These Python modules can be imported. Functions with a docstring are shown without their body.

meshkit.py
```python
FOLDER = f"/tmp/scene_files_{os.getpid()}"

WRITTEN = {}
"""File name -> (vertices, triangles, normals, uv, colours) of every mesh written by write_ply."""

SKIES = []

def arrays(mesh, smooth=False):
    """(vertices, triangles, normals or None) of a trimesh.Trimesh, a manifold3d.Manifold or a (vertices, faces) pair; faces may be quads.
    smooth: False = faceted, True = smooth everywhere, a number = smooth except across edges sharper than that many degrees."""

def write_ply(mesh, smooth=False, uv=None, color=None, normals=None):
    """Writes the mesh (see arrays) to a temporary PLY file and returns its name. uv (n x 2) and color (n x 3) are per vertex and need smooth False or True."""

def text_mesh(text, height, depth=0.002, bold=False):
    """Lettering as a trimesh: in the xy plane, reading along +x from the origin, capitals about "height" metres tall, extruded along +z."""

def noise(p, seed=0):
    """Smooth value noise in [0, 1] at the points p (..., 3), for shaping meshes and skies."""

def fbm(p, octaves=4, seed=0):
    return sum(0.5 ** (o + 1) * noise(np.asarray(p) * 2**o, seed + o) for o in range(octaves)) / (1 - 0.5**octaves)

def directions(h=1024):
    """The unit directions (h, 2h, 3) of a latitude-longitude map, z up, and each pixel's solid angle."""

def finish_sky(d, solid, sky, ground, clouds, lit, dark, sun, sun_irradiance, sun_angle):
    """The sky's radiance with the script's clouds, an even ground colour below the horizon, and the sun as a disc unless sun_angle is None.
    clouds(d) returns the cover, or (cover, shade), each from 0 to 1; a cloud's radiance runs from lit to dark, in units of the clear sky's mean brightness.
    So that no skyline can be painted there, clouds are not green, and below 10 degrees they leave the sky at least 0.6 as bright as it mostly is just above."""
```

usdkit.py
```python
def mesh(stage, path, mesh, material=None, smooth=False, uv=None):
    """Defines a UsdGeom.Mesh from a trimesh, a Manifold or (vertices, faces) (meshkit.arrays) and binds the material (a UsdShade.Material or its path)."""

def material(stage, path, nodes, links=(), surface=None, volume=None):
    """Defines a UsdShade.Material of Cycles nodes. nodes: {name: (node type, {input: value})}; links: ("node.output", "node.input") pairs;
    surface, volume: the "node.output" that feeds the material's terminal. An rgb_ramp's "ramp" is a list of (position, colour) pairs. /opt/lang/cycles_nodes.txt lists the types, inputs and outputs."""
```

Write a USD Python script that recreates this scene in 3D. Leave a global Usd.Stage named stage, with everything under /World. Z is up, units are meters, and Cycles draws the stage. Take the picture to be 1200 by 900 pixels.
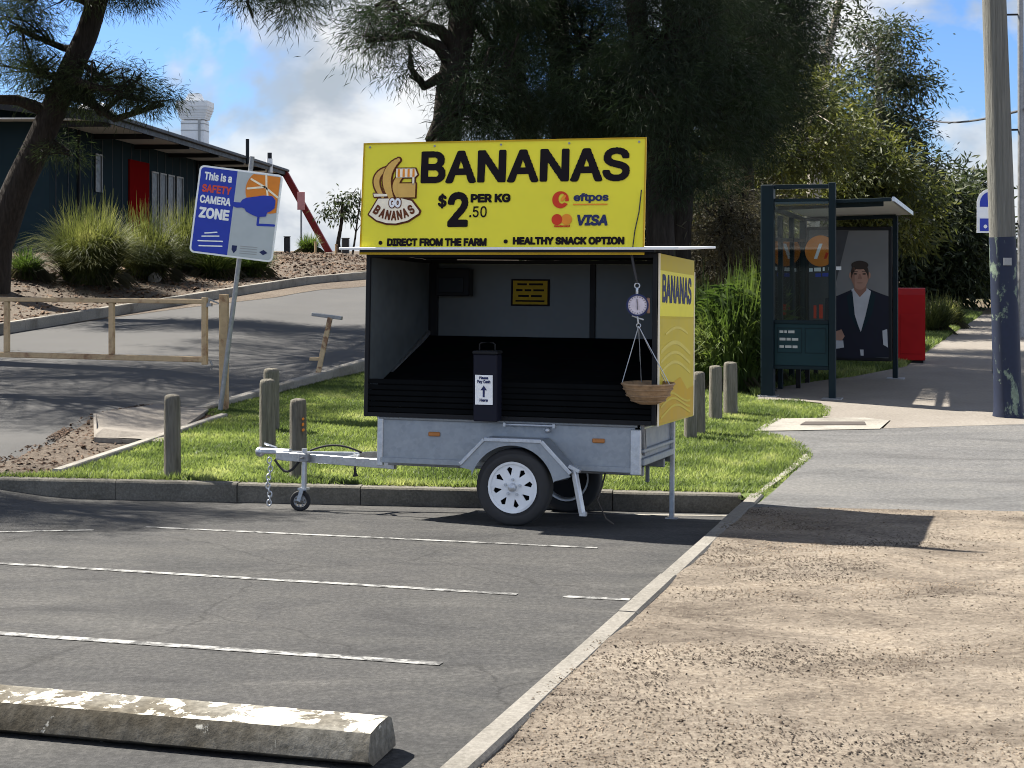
import math, random
import numpy as np
import trimesh
import shapely
from shapely.geometry import Polygon, LineString, Point, box as sbox, MultiPolygon
from shapely import affinity
from pxr import Usd, UsdGeom, UsdLux, UsdShade, Gf, Sdf
import usdkit, meshkit

stage = Usd.Stage.CreateInMemory()
UsdGeom.SetStageUpAxis(stage, 'Z'); UsdGeom.SetStageMetersPerUnit(stage, 1.0)
UsdGeom.Xform.Define(stage, '/World'); UsdGeom.Scope.Define(stage, '/World/Looks')

# ------------------------------------------------------------------ camera, sky, sun, exposure
F, EYE, HOR = 1850.0, 2.152, 293.0          # focal length in photo pixels, eye height, horizon row of the 1200 x 900 photo
cam = UsdGeom.Camera.Define(stage, '/World/camera')
cam.CreateHorizontalApertureAttr(36.0); cam.CreateVerticalApertureAttr(27.0)
cam.CreateFocalLengthAttr(F / 1200 * 36)
cam.CreateVerticalApertureOffsetAttr(-(450 - HOR) / 1200 * 36)
cam.CreateClippingRangeAttr(Gf.Vec2f(0.1, 5000))
cam.CreateExposureAttr(1.75)
cam.AddTransformOp().Set(Gf.Matrix4d(1, 0, 0, 0, 0, 0, 1, 0, 0, -1, 0, 0, 0, 0, EYE, 1))

SUN = np.array([-0.75, 0.50, 1.0]); SUN /= np.linalg.norm(SUN)      # towards the sun
SUN_EL, SUN_ROT = math.asin(SUN[2]), math.atan2(SUN[0], SUN[1])
sun = UsdLux.DistantLight.Define(stage, '/World/sun')
sun.CreateIntensityAttr(1.25); sun.CreateAngleAttr(0.53); sun.CreateColorAttr(Gf.Vec3f(1.0, 0.94, 0.84)); sun.CreateNormalizeAttr(True)
_z = SUN; _x = np.cross([0, 0, 1], _z); _x /= np.linalg.norm(_x); _y = np.cross(_z, _x)
sun.AddTransformOp().Set(Gf.Matrix4d(*_x, 0, *_y, 0, *_z, 0, 0, 0, 50, 1))

SKY_STRENGTH = 0.05
usdkit.material(stage, '/World/Looks/sky_light', {
    'tc': ('texture_coordinate', {}),
    'sky': ('sky_texture', {'sky_type': 'single_scattering', 'sun_disc': False, 'sun_elevation': SUN_EL, 'sun_rotation': SUN_ROT, 'altitude': 20.0, 'air_density': 1.0, 'aerosol_density': 0.6}),
    'tint': ('mix', {'mix_type': 'multiply', 'fac': 1.0, 'color2': (0.42, 0.62, 1.0)}),
    'map': ('mapping', {'location': (19.65, 17.45, 5.78), 'scale': (1.0, 1.0, 1.35)}),
    'n1': ('noise_texture', {'scale': 5.5, 'detail': 9.0, 'roughness': 0.5, 'distortion': 0.15}),
    'cover': ('rgb_ramp', {'ramp': [(0.0, (0, 0, 0)), (0.455, (0, 0, 0)), (0.495, (0.75, 0.75, 0.75)), (0.55, (1, 1, 1)), (1.0, (1, 1, 1))]}),
    'map2': ('mapping', {'location': (0.4, 7.7, 2.1), 'scale': (1.0, 1.0, 1.7)}),
    'n2': ('noise_texture', {'scale': 11.0, 'detail': 9.0, 'roughness': 0.52, 'distortion': 0.2}),
    'shade': ('rgb_ramp', {'ramp': [(0.0, (2.5, 2.9, 3.35)), (0.38, (2.9, 3.3, 3.75)), (0.46, (3.7, 4.0, 4.4)), (0.54, (5.0, 5.2, 5.4)), (0.64, (5.9, 6.0, 6.1)), (1.0, (6.1, 6.1, 6.1))]}),
    'mix': ('mix', {'mix_type': 'mix'}),
    'bg': ('background_shader', {'strength': SKY_STRENGTH}),
}, [('tc.generated', 'map.vector'), ('tc.generated', 'map2.vector'), ('map.vector', 'n1.vector'), ('map2.vector', 'n2.vector'),
    ('n1.fac', 'cover.fac'), ('n2.fac', 'shade.fac'), ('sky.color', 'tint.color1'),
    ('cover.color', 'mix.fac'), ('tint.color', 'mix.color1'), ('shade.color', 'mix.color2'), ('mix.color', 'bg.color')], surface='bg.background')
dome = UsdLux.DomeLight.Define(stage, '/World/sky'); dome.CreateIntensityAttr(1.0)
UsdShade.MaterialBindingAPI.Apply(dome.GetPrim()).Bind(UsdShade.Material.Get(stage, '/World/Looks/sky_light'))
dome.GetPrim().SetCustomDataByKey('kind', 'structure')

# ------------------------------------------------------------------ helpers
RNG = np.random.default_rng(7)
_count = {}
def numbered(parent, name):
    k = (parent, name); n = _count.get(k, 0); _count[k] = n + 1
    return name if n == 0 else f'{name}_{n:03d}'

def pth(p): return str(p.GetPath()) if p is not None else '/World'

def tag(p, label=None, cat=None, group=None, kind=None):
    p = p if isinstance(p, Usd.Prim) else p.GetPrim()
    for k, v in (('label', label), ('category', cat), ('group', group), ('kind', kind)):
        if v: p.SetCustomDataByKey(k, v)
    return p

def thing(name, label, cat, loc=(0, 0, 0), rotz=0, group=None, rotx=0, roty=0):
    x = UsdGeom.Xform.Define(stage, '/World/' + numbered('/World', name))
    x.AddTranslateOp().Set(Gf.Vec3d(*map(float, loc)))
    if rotz: x.AddRotateZOp().Set(float(rotz))
    if roty: x.AddRotateYOp().Set(float(roty))
    if rotx: x.AddRotateXOp().Set(float(rotx))
    return tag(x, label, cat, group)

def part(name, mesh, mat, parent=None, smooth=False, label=None, kind=None):
    if isinstance(mesh, list): mesh = trimesh.util.concatenate(mesh)
    path = pth(parent) + '/' + numbered(pth(parent), name)
    m = usdkit.mesh(stage, path, mesh, M[mat], smooth=smooth)
    m.CreateDoubleSidedAttr(True)
    return tag(m, label, kind=kind)

def copy_of(proto, loc, rotz=0, label=None, group=None, scale=None, roty=0, rotx=0):
    was = proto.GetCustomData()
    name = proto.GetName()
    x = UsdGeom.Xform.Define(stage, '/World/' + numbered('/World', name))
    x.GetPrim().GetReferences().AddInternalReference(proto.GetPath())
    x.ClearXformOpOrder()
    for a in list(x.GetPrim().GetAttributes()): pass
    m = Gf.Matrix4d(1)
    sc = Gf.Matrix4d(1).SetScale(Gf.Vec3d(*(scale or (1, 1, 1))))
    r = Gf.Matrix4d(1).SetRotate(Gf.Rotation(Gf.Vec3d(1, 0, 0), rotx)) * Gf.Matrix4d(1).SetRotate(Gf.Rotation(Gf.Vec3d(0, 1, 0), roty)) * Gf.Matrix4d(1).SetRotate(Gf.Rotation(Gf.Vec3d(0, 0, 1), rotz))
    t = Gf.Matrix4d(1).SetTranslate(Gf.Vec3d(*map(float, loc)))
    op = x.AddTransformOp(); op.Set(sc * r * t); x.SetXformOpOrder([op])
    x.GetPrim().SetInstanceable(True)
    tag(x, label or was.get('label'), was.get('category'), group or was.get('group'))
    return x.GetPrim()

def cat(*ms):
    out = []
    for m in ms: out += m if isinstance(m, (list, tuple)) else [m]
    return trimesh.util.concatenate(out)

def box(x0, x1, y0, y1, z0, z1, bev=0.0):
    """An axis-aligned box with chamfered edges."""
    if bev <= 0:
        m = trimesh.creation.box((x1 - x0, y1 - y0, z1 - z0)); m.apply_translation(((x0 + x1) / 2, (y0 + y1) / 2, (z0 + z1) / 2)); return m
    b = min(bev, (x1 - x0) / 2.2, (y1 - y0) / 2.2, (z1 - z0) / 2.2)
    pts = []
    for sx, X in ((1, x0), (-1, x1)):
        for sy, Y in ((1, y0), (-1, y1)):
            for sz, Z in ((1, z0), (-1, z1)):
                pts += [(X, Y + sy * b, Z + sz * b), (X + sx * b, Y, Z + sz * b), (X + sx * b, Y + sy * b, Z)]
    return trimesh.convex.convex_hull(np.array(pts))

def tube(pts, radii, sides=8, cap=True):
    p = np.asarray(pts, float); n = len(p)
    r = np.broadcast_to(np.asarray(radii, float), (n,))
    t = np.gradient(p, axis=0) if n > 2 else np.repeat((p[1] - p[0])[None], 2, 0)
    t /= np.linalg.norm(t, axis=1, keepdims=True) + 1e-12
    ref = np.array([0, 0, 1.0]) if abs(t[0, 2]) < 0.9 else np.array([1.0, 0, 0])
    a = np.cross(t, ref); a /= np.linalg.norm(a, axis=1, keepdims=True) + 1e-12
    b = np.cross(t, a); ang = np.arange(sides) * 2 * np.pi / sides
    v = p[:, None] + r[:, None, None] * (np.cos(ang)[None, :, None] * a[:, None] + np.sin(ang)[None, :, None] * b[:, None])
    i, j = np.meshgrid(np.arange(n - 1), np.arange(sides), indexing='ij')
    q = np.stack([i * sides + j, (i + 1) * sides + j, (i + 1) * sides + (j + 1) % sides, i * sides + (j + 1) % sides], -1).reshape(-1, 4)
    f = np.vstack([q[:, [0, 1, 2]], q[:, [0, 2, 3]]]); v = v.reshape(-1, 3)
    if cap:
        for k, base in ((0, 0), (n - 1, (n - 1) * sides)):
            v = np.vstack([v, p[k]]); c = len(v) - 1
            ring = [(base + m_, base + (m_ + 1) % sides, c) if k == 0 else (base + (m_ + 1) % sides, base + m_, c) for m_ in range(sides)]
            f = np.vstack([f, ring])
    return trimesh.Trimesh(v, f, process=False)

def cyl(p0, p1, r, sides=14): return tube([p0, p1], [r, r], sides)

def bar(p0, p1, w, h, bev=0.0, up=(0, 0, 1)):
    """A rectangular bar between two points: w across, h along up."""
    p0, p1 = np.array(p0, float), np.array(p1, float); L = np.linalg.norm(p1 - p0); x = (p1 - p0) / L
    y = np.cross(up, x); ny = np.linalg.norm(y)
    y = y / ny if ny > 1e-6 else np.array([0, 1.0, 0]); z = np.cross(x, y)
    m = box(0, L, -w / 2, w / 2, -h / 2, h / 2, bev); T = np.eye(4); T[:3, 0], T[:3, 1], T[:3, 2], T[:3, 3] = x, y, z, p0
    m.apply_transform(T); return m

def polys(shape):
    return [g for g in getattr(shape, 'geoms', [shape]) if g.geom_type == 'Polygon' and g.area > 1e-9]

def extrude(shape, d):
    return cat([trimesh.creation.extrude_polygon(g, d, engine='earcut') for g in polys(shape)])

def upright(mesh, y=0.0):
    """Stands a mesh made in the xy plane upright: x stays, y becomes z, its thickness points to -y."""
    T = np.array([[1, 0, 0, 0], [0, 0, -1, y], [0, 1, 0, 0], [0, 0, 0, 1.0]]); m = mesh.copy(); m.apply_transform(T); return m

_tp = {}
def text_poly(text, height, grow=0.0, bold=False, width=None):
    """Lettering as a 2-D shape, baseline at y = 0, from x = 0."""
    k = (text, bold)
    if k not in _tp:
        m = meshkit.text_mesh(text, 1.0, 0.1, bold)
        tri = m.triangles[m.face_normals[:, 2] > 0.9][:, :, :2]
        _tp[k] = shapely.union_all(shapely.buffer(shapely.polygons(tri), 1e-4))
    s = affinity.scale(_tp[k], height, height, origin=(0, 0))
    if grow: s = s.buffer(grow, join_style='mitre')
    s = affinity.translate(s, -s.bounds[0], 0)
    if width: s = affinity.scale(s, width / s.bounds[2], 1, origin=(0, 0))
    return s.simplify(height * 0.004)

def rounded(x0, y0, x1, y1, r): return sbox(x0 + r, y0 + r, x1 - r, y1 - r).buffer(r, quad_segs=6)

def lathe(profile, sides=32):
    """profile: (radius, height) pairs turned about z."""
    return trimesh.creation.revolve(np.array(profile, float), sections=sides)

def sheet(poly, step, zf, lift=0.0):
    """A polygon of the ground plane as a mesh that follows zf(x, y)."""
    V, T = [], []
    for g in polys(poly):
        x0, y0, x1, y1 = g.bounds
        xs = np.arange(math.floor(x0 / step) * step, x1 + step, step); ys = np.arange(math.floor(y0 / step) * step, y1 + step, step)
        cx, cy = np.meshgrid(xs[:-1], ys[:-1], indexing='ij'); cx, cy = cx.ravel(), cy.ravel()
        cells = shapely.box(cx, cy, cx + step, cy + step); shapely.prepare(g)
        inside = shapely.contains(g, cells); cross = shapely.intersects(g, cells) & ~inside
        a, b = cx[inside], cy[inside]
        n0 = sum(len(v) for v in V); q = np.stack([np.stack([a, b], 1), np.stack([a + step, b], 1), np.stack([a + step, b + step], 1), np.stack([a, b + step], 1)], 1).reshape(-1, 2)
        V.append(q); i = np.arange(len(a)) * 4 + n0
        T += [np.stack([i, i + 1, i + 2], 1), np.stack([i, i + 2, i + 3], 1)]
        for c in cells[cross]:
            for h in polys(g.intersection(c)):
                if h.area < 1e-7: continue
                v2, f2 = trimesh.creation.triangulate_polygon(h, engine='earcut')
                n0 = sum(len(v) for v in V); V.append(np.asarray(v2)[:, :2]); f2 = np.asarray(f2)
                ar = np.cross(v2[f2[:, 1]] - v2[f2[:, 0]], v2[f2[:, 2]] - v2[f2[:, 0]])
                f2 = np.where((ar < 0)[:, None], f2[:, ::-1], f2); T.append(f2 + n0)
    V = np.vstack(V); T = np.vstack(T)
    v = np.column_stack([V, zf(V[:, 0], V[:, 1]) + lift])
    m = trimesh.Trimesh(v, T, process=False); m.merge_vertices(digits_vertex=4); return m

# ------------------------------------------------------------------ the lie of the land
def sstep(a, b, v):
    t = np.clip((v - a) / (b - a), 0, 1); return t * t * (3 - 2 * t)
def splus(v, s): return s * np.logaddexp(0, v / s)
def tilt(x, y): return 0.352 - 0.02865 * y - 0.01 * x
def yk(x): return 13.9 + (1.9 - x) * 0.0924                 # front edge of the kerb at the back of the car park
def lawn_z(x, y):
    t = y - yk(x)
    return 0.05 + 0.055 * splus(t, 0.3) - 0.026 * splus(t - 13, 1.5) + tilt(x, y) + 0.0 * x
def road_t(x, y): return (x + 4) * 0.31 + (y - 19.5) * 0.95
def road_n(x, y): return -(x + 4) * 0.95 + (y - 19.5) * 0.31      # metres left of the road's near edge
def road_old(x, y): t = road_t(x, y); return 0.4 + 0.081 * t - 0.06 * splus(t - 26, 2)
def asphalt_z(x, y):
    w = sstep(-3.9, -5.4, x)
    dip = -0.10 * sstep(-1.9, -0.1, y - yk(x)) * (1 - w)
    rise = splus(road_old(x, y), 0.04) * np.maximum(w, sstep(15.5, 17.5, y))
    return dip + rise + tilt(x, y)
PLAT = EYE - 0.12
def bank_z(x, y):
    n = road_n(x, y) - 8.0
    base = road_old(x, y) + tilt(x, y) + 0.13
    up = sstep(0.0, 6.5, n)
    bumps = 0.12 * (meshkit.fbm(np.stack([x * 0.8, y * 0.8, 0 * x], -1), 3, 4) - 0.5)
    return base * (1 - up) + np.maximum(PLAT, base) * up + bumps * sstep(0.1, 1.0, n)
def verge_z(x, y):
    p = np.stack([np.asarray(x, float) * 1.3, np.asarray(y, float) * 1.3, 0 * np.asarray(x, float)], -1)
    return lawn_z(x, y) + 0.05 * (meshkit.fbm(p, 4, 9) - 0.5) * sstep(13.0, 11.5, y)

def ray(px, py): return np.array([(px - 600) / F, 1.0, (HOR - py) / F])
def at(px, py, Y): return np.array([0, 0, EYE]) + ray(px, py) * Y
def gp(px, py, zf=lawn_z, y0=3.0, y1=160.0):
    """Where the line of sight through a photo pixel first meets the ground zf."""
    Y = np.linspace(y0, y1, 6000); r = ray(px, py)
    d = EYE + r[2] * Y - zf(r[0] * Y, Y); k = np.argmax(d < 0)
    if not (d < 0).any(): k = len(Y) - 1
    return np.array([r[0] * Y[k], Y[k], float(zf(np.array([r[0] * Y[k]]), np.array([Y[k]]))[0])])
def g2(px, py, zf=lawn_z): return tuple(gp(px, py, zf)[:2])
def lz(x, y, zf=lawn_z): return float(zf(np.array([float(x)]), np.array([float(y)]))[0])

# ------------------------------------------------------------------ materials
M = {}
def mat(name, nodes, links, surface): M[name] = usdkit.material(stage, '/World/Looks/' + name, nodes, links, surface)

def plain(name, color, rough=0.5, metal=0.0, spec=0.5, var=0.08, scale=6.0, bump=0.0, bscale=60.0, coat=0.0):
    if name.split('_')[0] in ('side', 'print', 'poster', 'suit', 'shirt', 'skin', 'hair', 'teal', 'black', 'notice', 'wall', 'post', 'door', 'brace', 'fascia', 'roof'): spec = min(spec, 0.14)
    """A solid colour with slight blotches and fine relief."""
    c = np.array(color, float)
    nodes = {'g': ('texture_coordinate', {}), 'n': ('noise_texture', {'scale': scale, 'detail': 5.0, 'roughness': 0.6}),
             'r': ('rgb_ramp', {'ramp': [(0.25, tuple(c * (1 - var * 1.6))), (0.5, tuple(c)), (0.75, tuple(np.minimum(c * (1 + var * 1.4), 1)))]}),
             'rr': ('map_range', {'from_min': 0.3, 'from_max': 0.7, 'to_min': max(rough - 0.08, 0.03), 'to_max': min(rough + 0.1, 1)}),
             'p': ('principled_bsdf', {'metallic': metal, 'specular_ior_level': spec, 'coat_weight': coat})}
    links = [('g.object', 'n.vector'), ('n.fac', 'r.fac'), ('r.color', 'p.base_color'), ('n.fac', 'rr.value'), ('rr.result', 'p.roughness')]
    if bump:
        nodes['bn'] = ('noise_texture', {'scale': bscale, 'detail': 4.0, 'roughness': 0.6}); nodes['b'] = ('bump', {'strength': bump, 'distance': 0.01})
        links += [('g.object', 'bn.vector'), ('bn.fac', 'b.height'), ('b.normal', 'p.normal')]
    mat(name, nodes, links, 'p.BSDF')

ALBEDO = dict(asphalt=.62, asphalt_old=.74, road_asphalt=.56, dirt=.43, mulch=.44, old_kerb=.68, leaf_bed=.6, concrete=.72, kerb_concrete=.72, footpath=.58)
def ground(name, big, fine, big_scale, fine_scale, rough=0.95, bump=0.5, bdist=0.012, detail2=None, fac=0.5, stains=None):
    """Ground: broad patches (ramp big) mixed with fine grain (ramp fine); relief from the grain."""
    k = ALBEDO.get(name, 1.0); big, fine = ([(a, tuple(k * np.array(c))) for a, c in r] for r in (big, fine))
    nodes = {'g': ('geometry', {}), 'n1': ('noise_texture', {'scale': big_scale, 'detail': 6.0, 'roughness': 0.6, 'distortion': 0.3}),
             'n2': ('noise_texture', {'scale': fine_scale, 'detail': 6.0, 'roughness': 0.7}),
             'r1': ('rgb_ramp', {'ramp': big}), 'r2': ('rgb_ramp', {'ramp': fine}), 'mx': ('mix', {'mix_type': 'mix', 'fac': fac}),
             'b': ('bump', {'strength': bump, 'distance': bdist}), 'p': ('principled_bsdf', {'roughness': rough, 'specular_ior_level': 0.25})}
    links = [('g.position', 'n1.vector'), ('g.position', 'n2.vector'), ('n1.fac', 'r1.fac'), ('n2.fac', 'r2.fac'), ('r1.color', 'mx.color1'), ('r2.color', 'mx.color2'),
             ('n2.fac', 'b.height'), ('b.normal', 'p.normal')]
    out = 'mx.color'
    if stains:
        nodes['mp'] = ('mapping', {'scale': stains['scale'], 'rotation': (0, 0, stains.get('rot', 0.27))}); nodes['n3'] = ('noise_texture', {'scale': 1.0, 'detail': 7.0, 'roughness': 0.65, 'distortion': 0.6})
        nodes['r3'] = ('rgb_ramp', {'ramp': stains['ramp']}); nodes['mu'] = ('mix', {'mix_type': 'multiply', 'fac': 1.0})
        links += [('g.position', 'mp.vector'), ('mp.vector', 'n3.vector'), ('n3.fac', 'r3.fac'), (out, 'mu.color1'), ('r3.color', 'mu.color2')]; out = 'mu.color'
    if detail2:
        nodes['v'] = ('voronoi_texture', {'scale': detail2[0], 'feature': 'distance_to_edge'}); nodes['mpv'] = ('mapping', {'scale': (1, 1, 0.0)})
        nodes['nv'] = ('noise_texture', {'scale': 1.1, 'detail': 5.0}); nodes['av'] = ('vector_math', {'math_type': 'add'})
        nodes['rv'] = ('rgb_ramp', {'ramp': [(0.0, (detail2[1],) * 3), (detail2[2], (1, 1, 1)), (1, (1, 1, 1))]}); nodes['mv'] = ('mix', {'mix_type': 'multiply', 'fac': 1.0})
        links += [('g.position', 'nv.vector'), ('g.position', 'av.vector1'), ('nv.color', 'av.vector2'), ('av.vector', 'mpv.vector'), ('mpv.vector', 'v.vector'), ('v.distance', 'rv.fac'), (out, 'mv.color1'), ('rv.color', 'mv.color2')]; out = 'mv.color'
    links.append((out, 'p.base_color'))
    mat(name, nodes, links, 'p.BSDF')

def grey(v, w=0.0): return (v * (1 + w), v, v * (1 - w))
ground('asphalt', [(0.3, grey(0.050, -0.02)), (0.5, grey(0.066)), (0.7, grey(0.085, 0.03))], [(0.34, grey(0.030)), (0.5, grey(0.070)), (0.62, grey(0.125, 0.02))], 0.7, 34.0, 0.92, 0.7, 0.012,
       stains={'scale': (0.9, 2.2, 1), 'ramp': [(0.32, (0.60, 0.60, 0.61)), (0.44, (0.90, 0.90, 0.90)), (0.56, (1.06, 1.05, 1.02)), (0.66, (1.3, 1.28, 1.24)), (0.78, (1.5, 1.46, 1.38))]}, detail2=(0.34, 0.62, 0.006))
ground('asphalt_old', [(0.3, grey(0.10)), (0.5, grey(0.125, 0.01)), (0.7, grey(0.155, 0.03))], [(0.34, grey(0.07)), (0.5, grey(0.125, 0.0)), (0.64, grey(0.20, 0.01))], 1.0, 26.0, 0.92, 0.7, 0.012,
       stains={'scale': (0.5, 1.6, 1), 'ramp': [(0.33, (0.7, 0.7, 0.7)), (0.48, (1, 1, 1)), (0.7, (1.22, 1.2, 1.15))]})
ground('road_asphalt', [(0.3, grey(0.085)), (0.5, grey(0.105, 0.01)), (0.7, grey(0.13, 0.03))], [(0.3, grey(0.06)), (0.5, grey(0.105, 0.01)), (0.7, grey(0.17, 0.02))], 0.5, 70.0, 0.92, 0.5, 0.006)
ground('dirt', [(0.30, (0.20, 0.162, 0.128)), (0.46, (0.35, 0.296, 0.238)), (0.58, (0.42, 0.362, 0.295)), (0.74, (0.50, 0.445, 0.375))], [(0.32, (0.13, 0.102, 0.080)), (0.5, (0.37, 0.308, 0.242)), (0.64, (0.59, 0.52, 0.42))], 1.1, 30.0, 0.97, 0.8, 0.02, fac=0.55,
       stains={'scale': (1.15, 1.7, 1), 'rot': 0.4, 'ramp': [(0.34, (0.50, 0.475, 0.46)), (0.46, (0.86, 0.85, 0.84)), (0.56, (1.06, 1.05, 1.03)), (0.72, (1.25, 1.23, 1.18))]})
ground('mulch', [(0.3, (0.15, 0.115, 0.085)), (0.5, (0.24, 0.19, 0.145)), (0.7, (0.33, 0.275, 0.215))], [(0.32, (0.06, 0.045, 0.033)), (0.5, (0.21, 0.165, 0.125)), (0.66, (0.40, 0.335, 0.265))], 0.5, 16.0, 0.97, 0.9, 0.05)
ground('leaf_bed', [(0.3, (0.10, 0.075, 0.045)), (0.5, (0.15, 0.115, 0.07)), (0.7, (0.10, 0.13, 0.05))], [(0.32, (0.04, 0.03, 0.02)), (0.5, (0.13, 0.10, 0.062)), (0.66, (0.24, 0.19, 0.125))], 0.3, 12.0, 0.97, 0.9, 0.04)
ground('lawn_soil', [(0.3, (0.07, 0.09, 0.025)), (0.5, (0.085, 0.125, 0.03)), (0.7, (0.13, 0.15, 0.045))], [(0.3, (0.03, 0.045, 0.012)), (0.5, (0.09, 0.12, 0.03)), (0.7, (0.16, 0.18, 0.06))], 0.8, 30.0, 0.97, 0.8, 0.03)
ground('concrete', [(0.3, (0.24, 0.225, 0.195)), (0.5, (0.32, 0.30, 0.265)), (0.7, (0.40, 0.38, 0.34))], [(0.3, (0.18, 0.17, 0.145)), (0.5, (0.31, 0.295, 0.26)), (0.7, (0.44, 0.42, 0.38))], 1.3, 40.0, 0.93, 0.5, 0.006,
       stains={'scale': (1.2, 1.2, 1.2), 'ramp': [(0.33, (0.55, 0.53, 0.5)), (0.5, (1, 1, 1)), (0.75, (1.15, 1.14, 1.1))]})
ground('kerb_concrete', [(0.3, (0.15, 0.14, 0.12)), (0.5, (0.23, 0.215, 0.19)), (0.7, (0.31, 0.295, 0.265))], [(0.3, (0.10, 0.094, 0.08)), (0.5, (0.23, 0.215, 0.19)), (0.7, (0.37, 0.35, 0.31))], 2.5, 45.0, 0.93, 0.6, 0.006)
ground('old_kerb', [(0.3, (0.09, 0.085, 0.07)), (0.5, (0.16, 0.15, 0.125)), (0.7, (0.25, 0.235, 0.20))], [(0.3, (0.05, 0.048, 0.04)), (0.5, (0.16, 0.15, 0.13)), (0.7, (0.30, 0.285, 0.25))], 3.0, 50.0, 0.93, 0.6, 0.008)
ground('footpath', [(0.3, (0.22, 0.195, 0.165)), (0.5, (0.29, 0.26, 0.225)), (0.7, (0.36, 0.33, 0.29))], [(0.3, (0.17, 0.15, 0.13)), (0.5, (0.29, 0.26, 0.225)), (0.7, (0.39, 0.36, 0.315))], 1.0, 30.0, 0.93, 0.5, 0.006)

# worn paint: patches of the base colour show through
def worn(name, paint, base, scale, cut, rough=0.75, stretch=(1, 1, 1), soft=0.03):
    mat(name, {'g': ('geometry', {}), 'mp': ('mapping', {'scale': stretch}), 'n': ('noise_texture', {'scale': scale, 'detail': 8.0, 'roughness': 0.7, 'distortion': 0.4}), 'n2': ('noise_texture', {'scale': scale * 6, 'detail': 5.0, 'roughness': 0.7}),
               'r': ('rgb_ramp', {'ramp': [(0, (0, 0, 0)), (cut - soft, (0, 0, 0)), (cut + soft, (1, 1, 1)), (1, (1, 1, 1))]}),
               'rb': ('rgb_ramp', {'ramp': [(0.3, tuple(np.array(base) * 0.6)), (0.5, base), (0.7, tuple(np.array(base) * 1.35))]}),
               'rp': ('rgb_ramp', {'ramp': [(0.3, tuple(np.array(paint) * 0.8)), (0.6, paint)]}),
               'mx': ('mix', {'mix_type': 'mix'}), 'b': ('bump', {'strength': 0.4, 'distance': 0.006}), 'p': ('principled_bsdf', {'roughness': rough, 'specular_ior_level': 0.3})},
        [('g.position', 'mp.vector'), ('mp.vector', 'n.vector'), ('g.position', 'n2.vector'), ('n.fac', 'r.fac'), ('n2.fac', 'rb.fac'), ('n2.fac', 'rp.fac'), ('r.color', 'mx.fac'), ('rb.color', 'mx.color1'), ('rp.color', 'mx.color2'),
         ('mx.color', 'p.base_color'), ('n.fac', 'b.height'), ('b.normal', 'p.normal')], 'p.BSDF')
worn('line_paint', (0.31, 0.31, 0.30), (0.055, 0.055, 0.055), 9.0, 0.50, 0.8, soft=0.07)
worn('stop_concrete', (0.50, 0.48, 0.42), (0.085, 0.072, 0.050), 4.2, 0.575, 0.85, soft=0.012)
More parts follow.
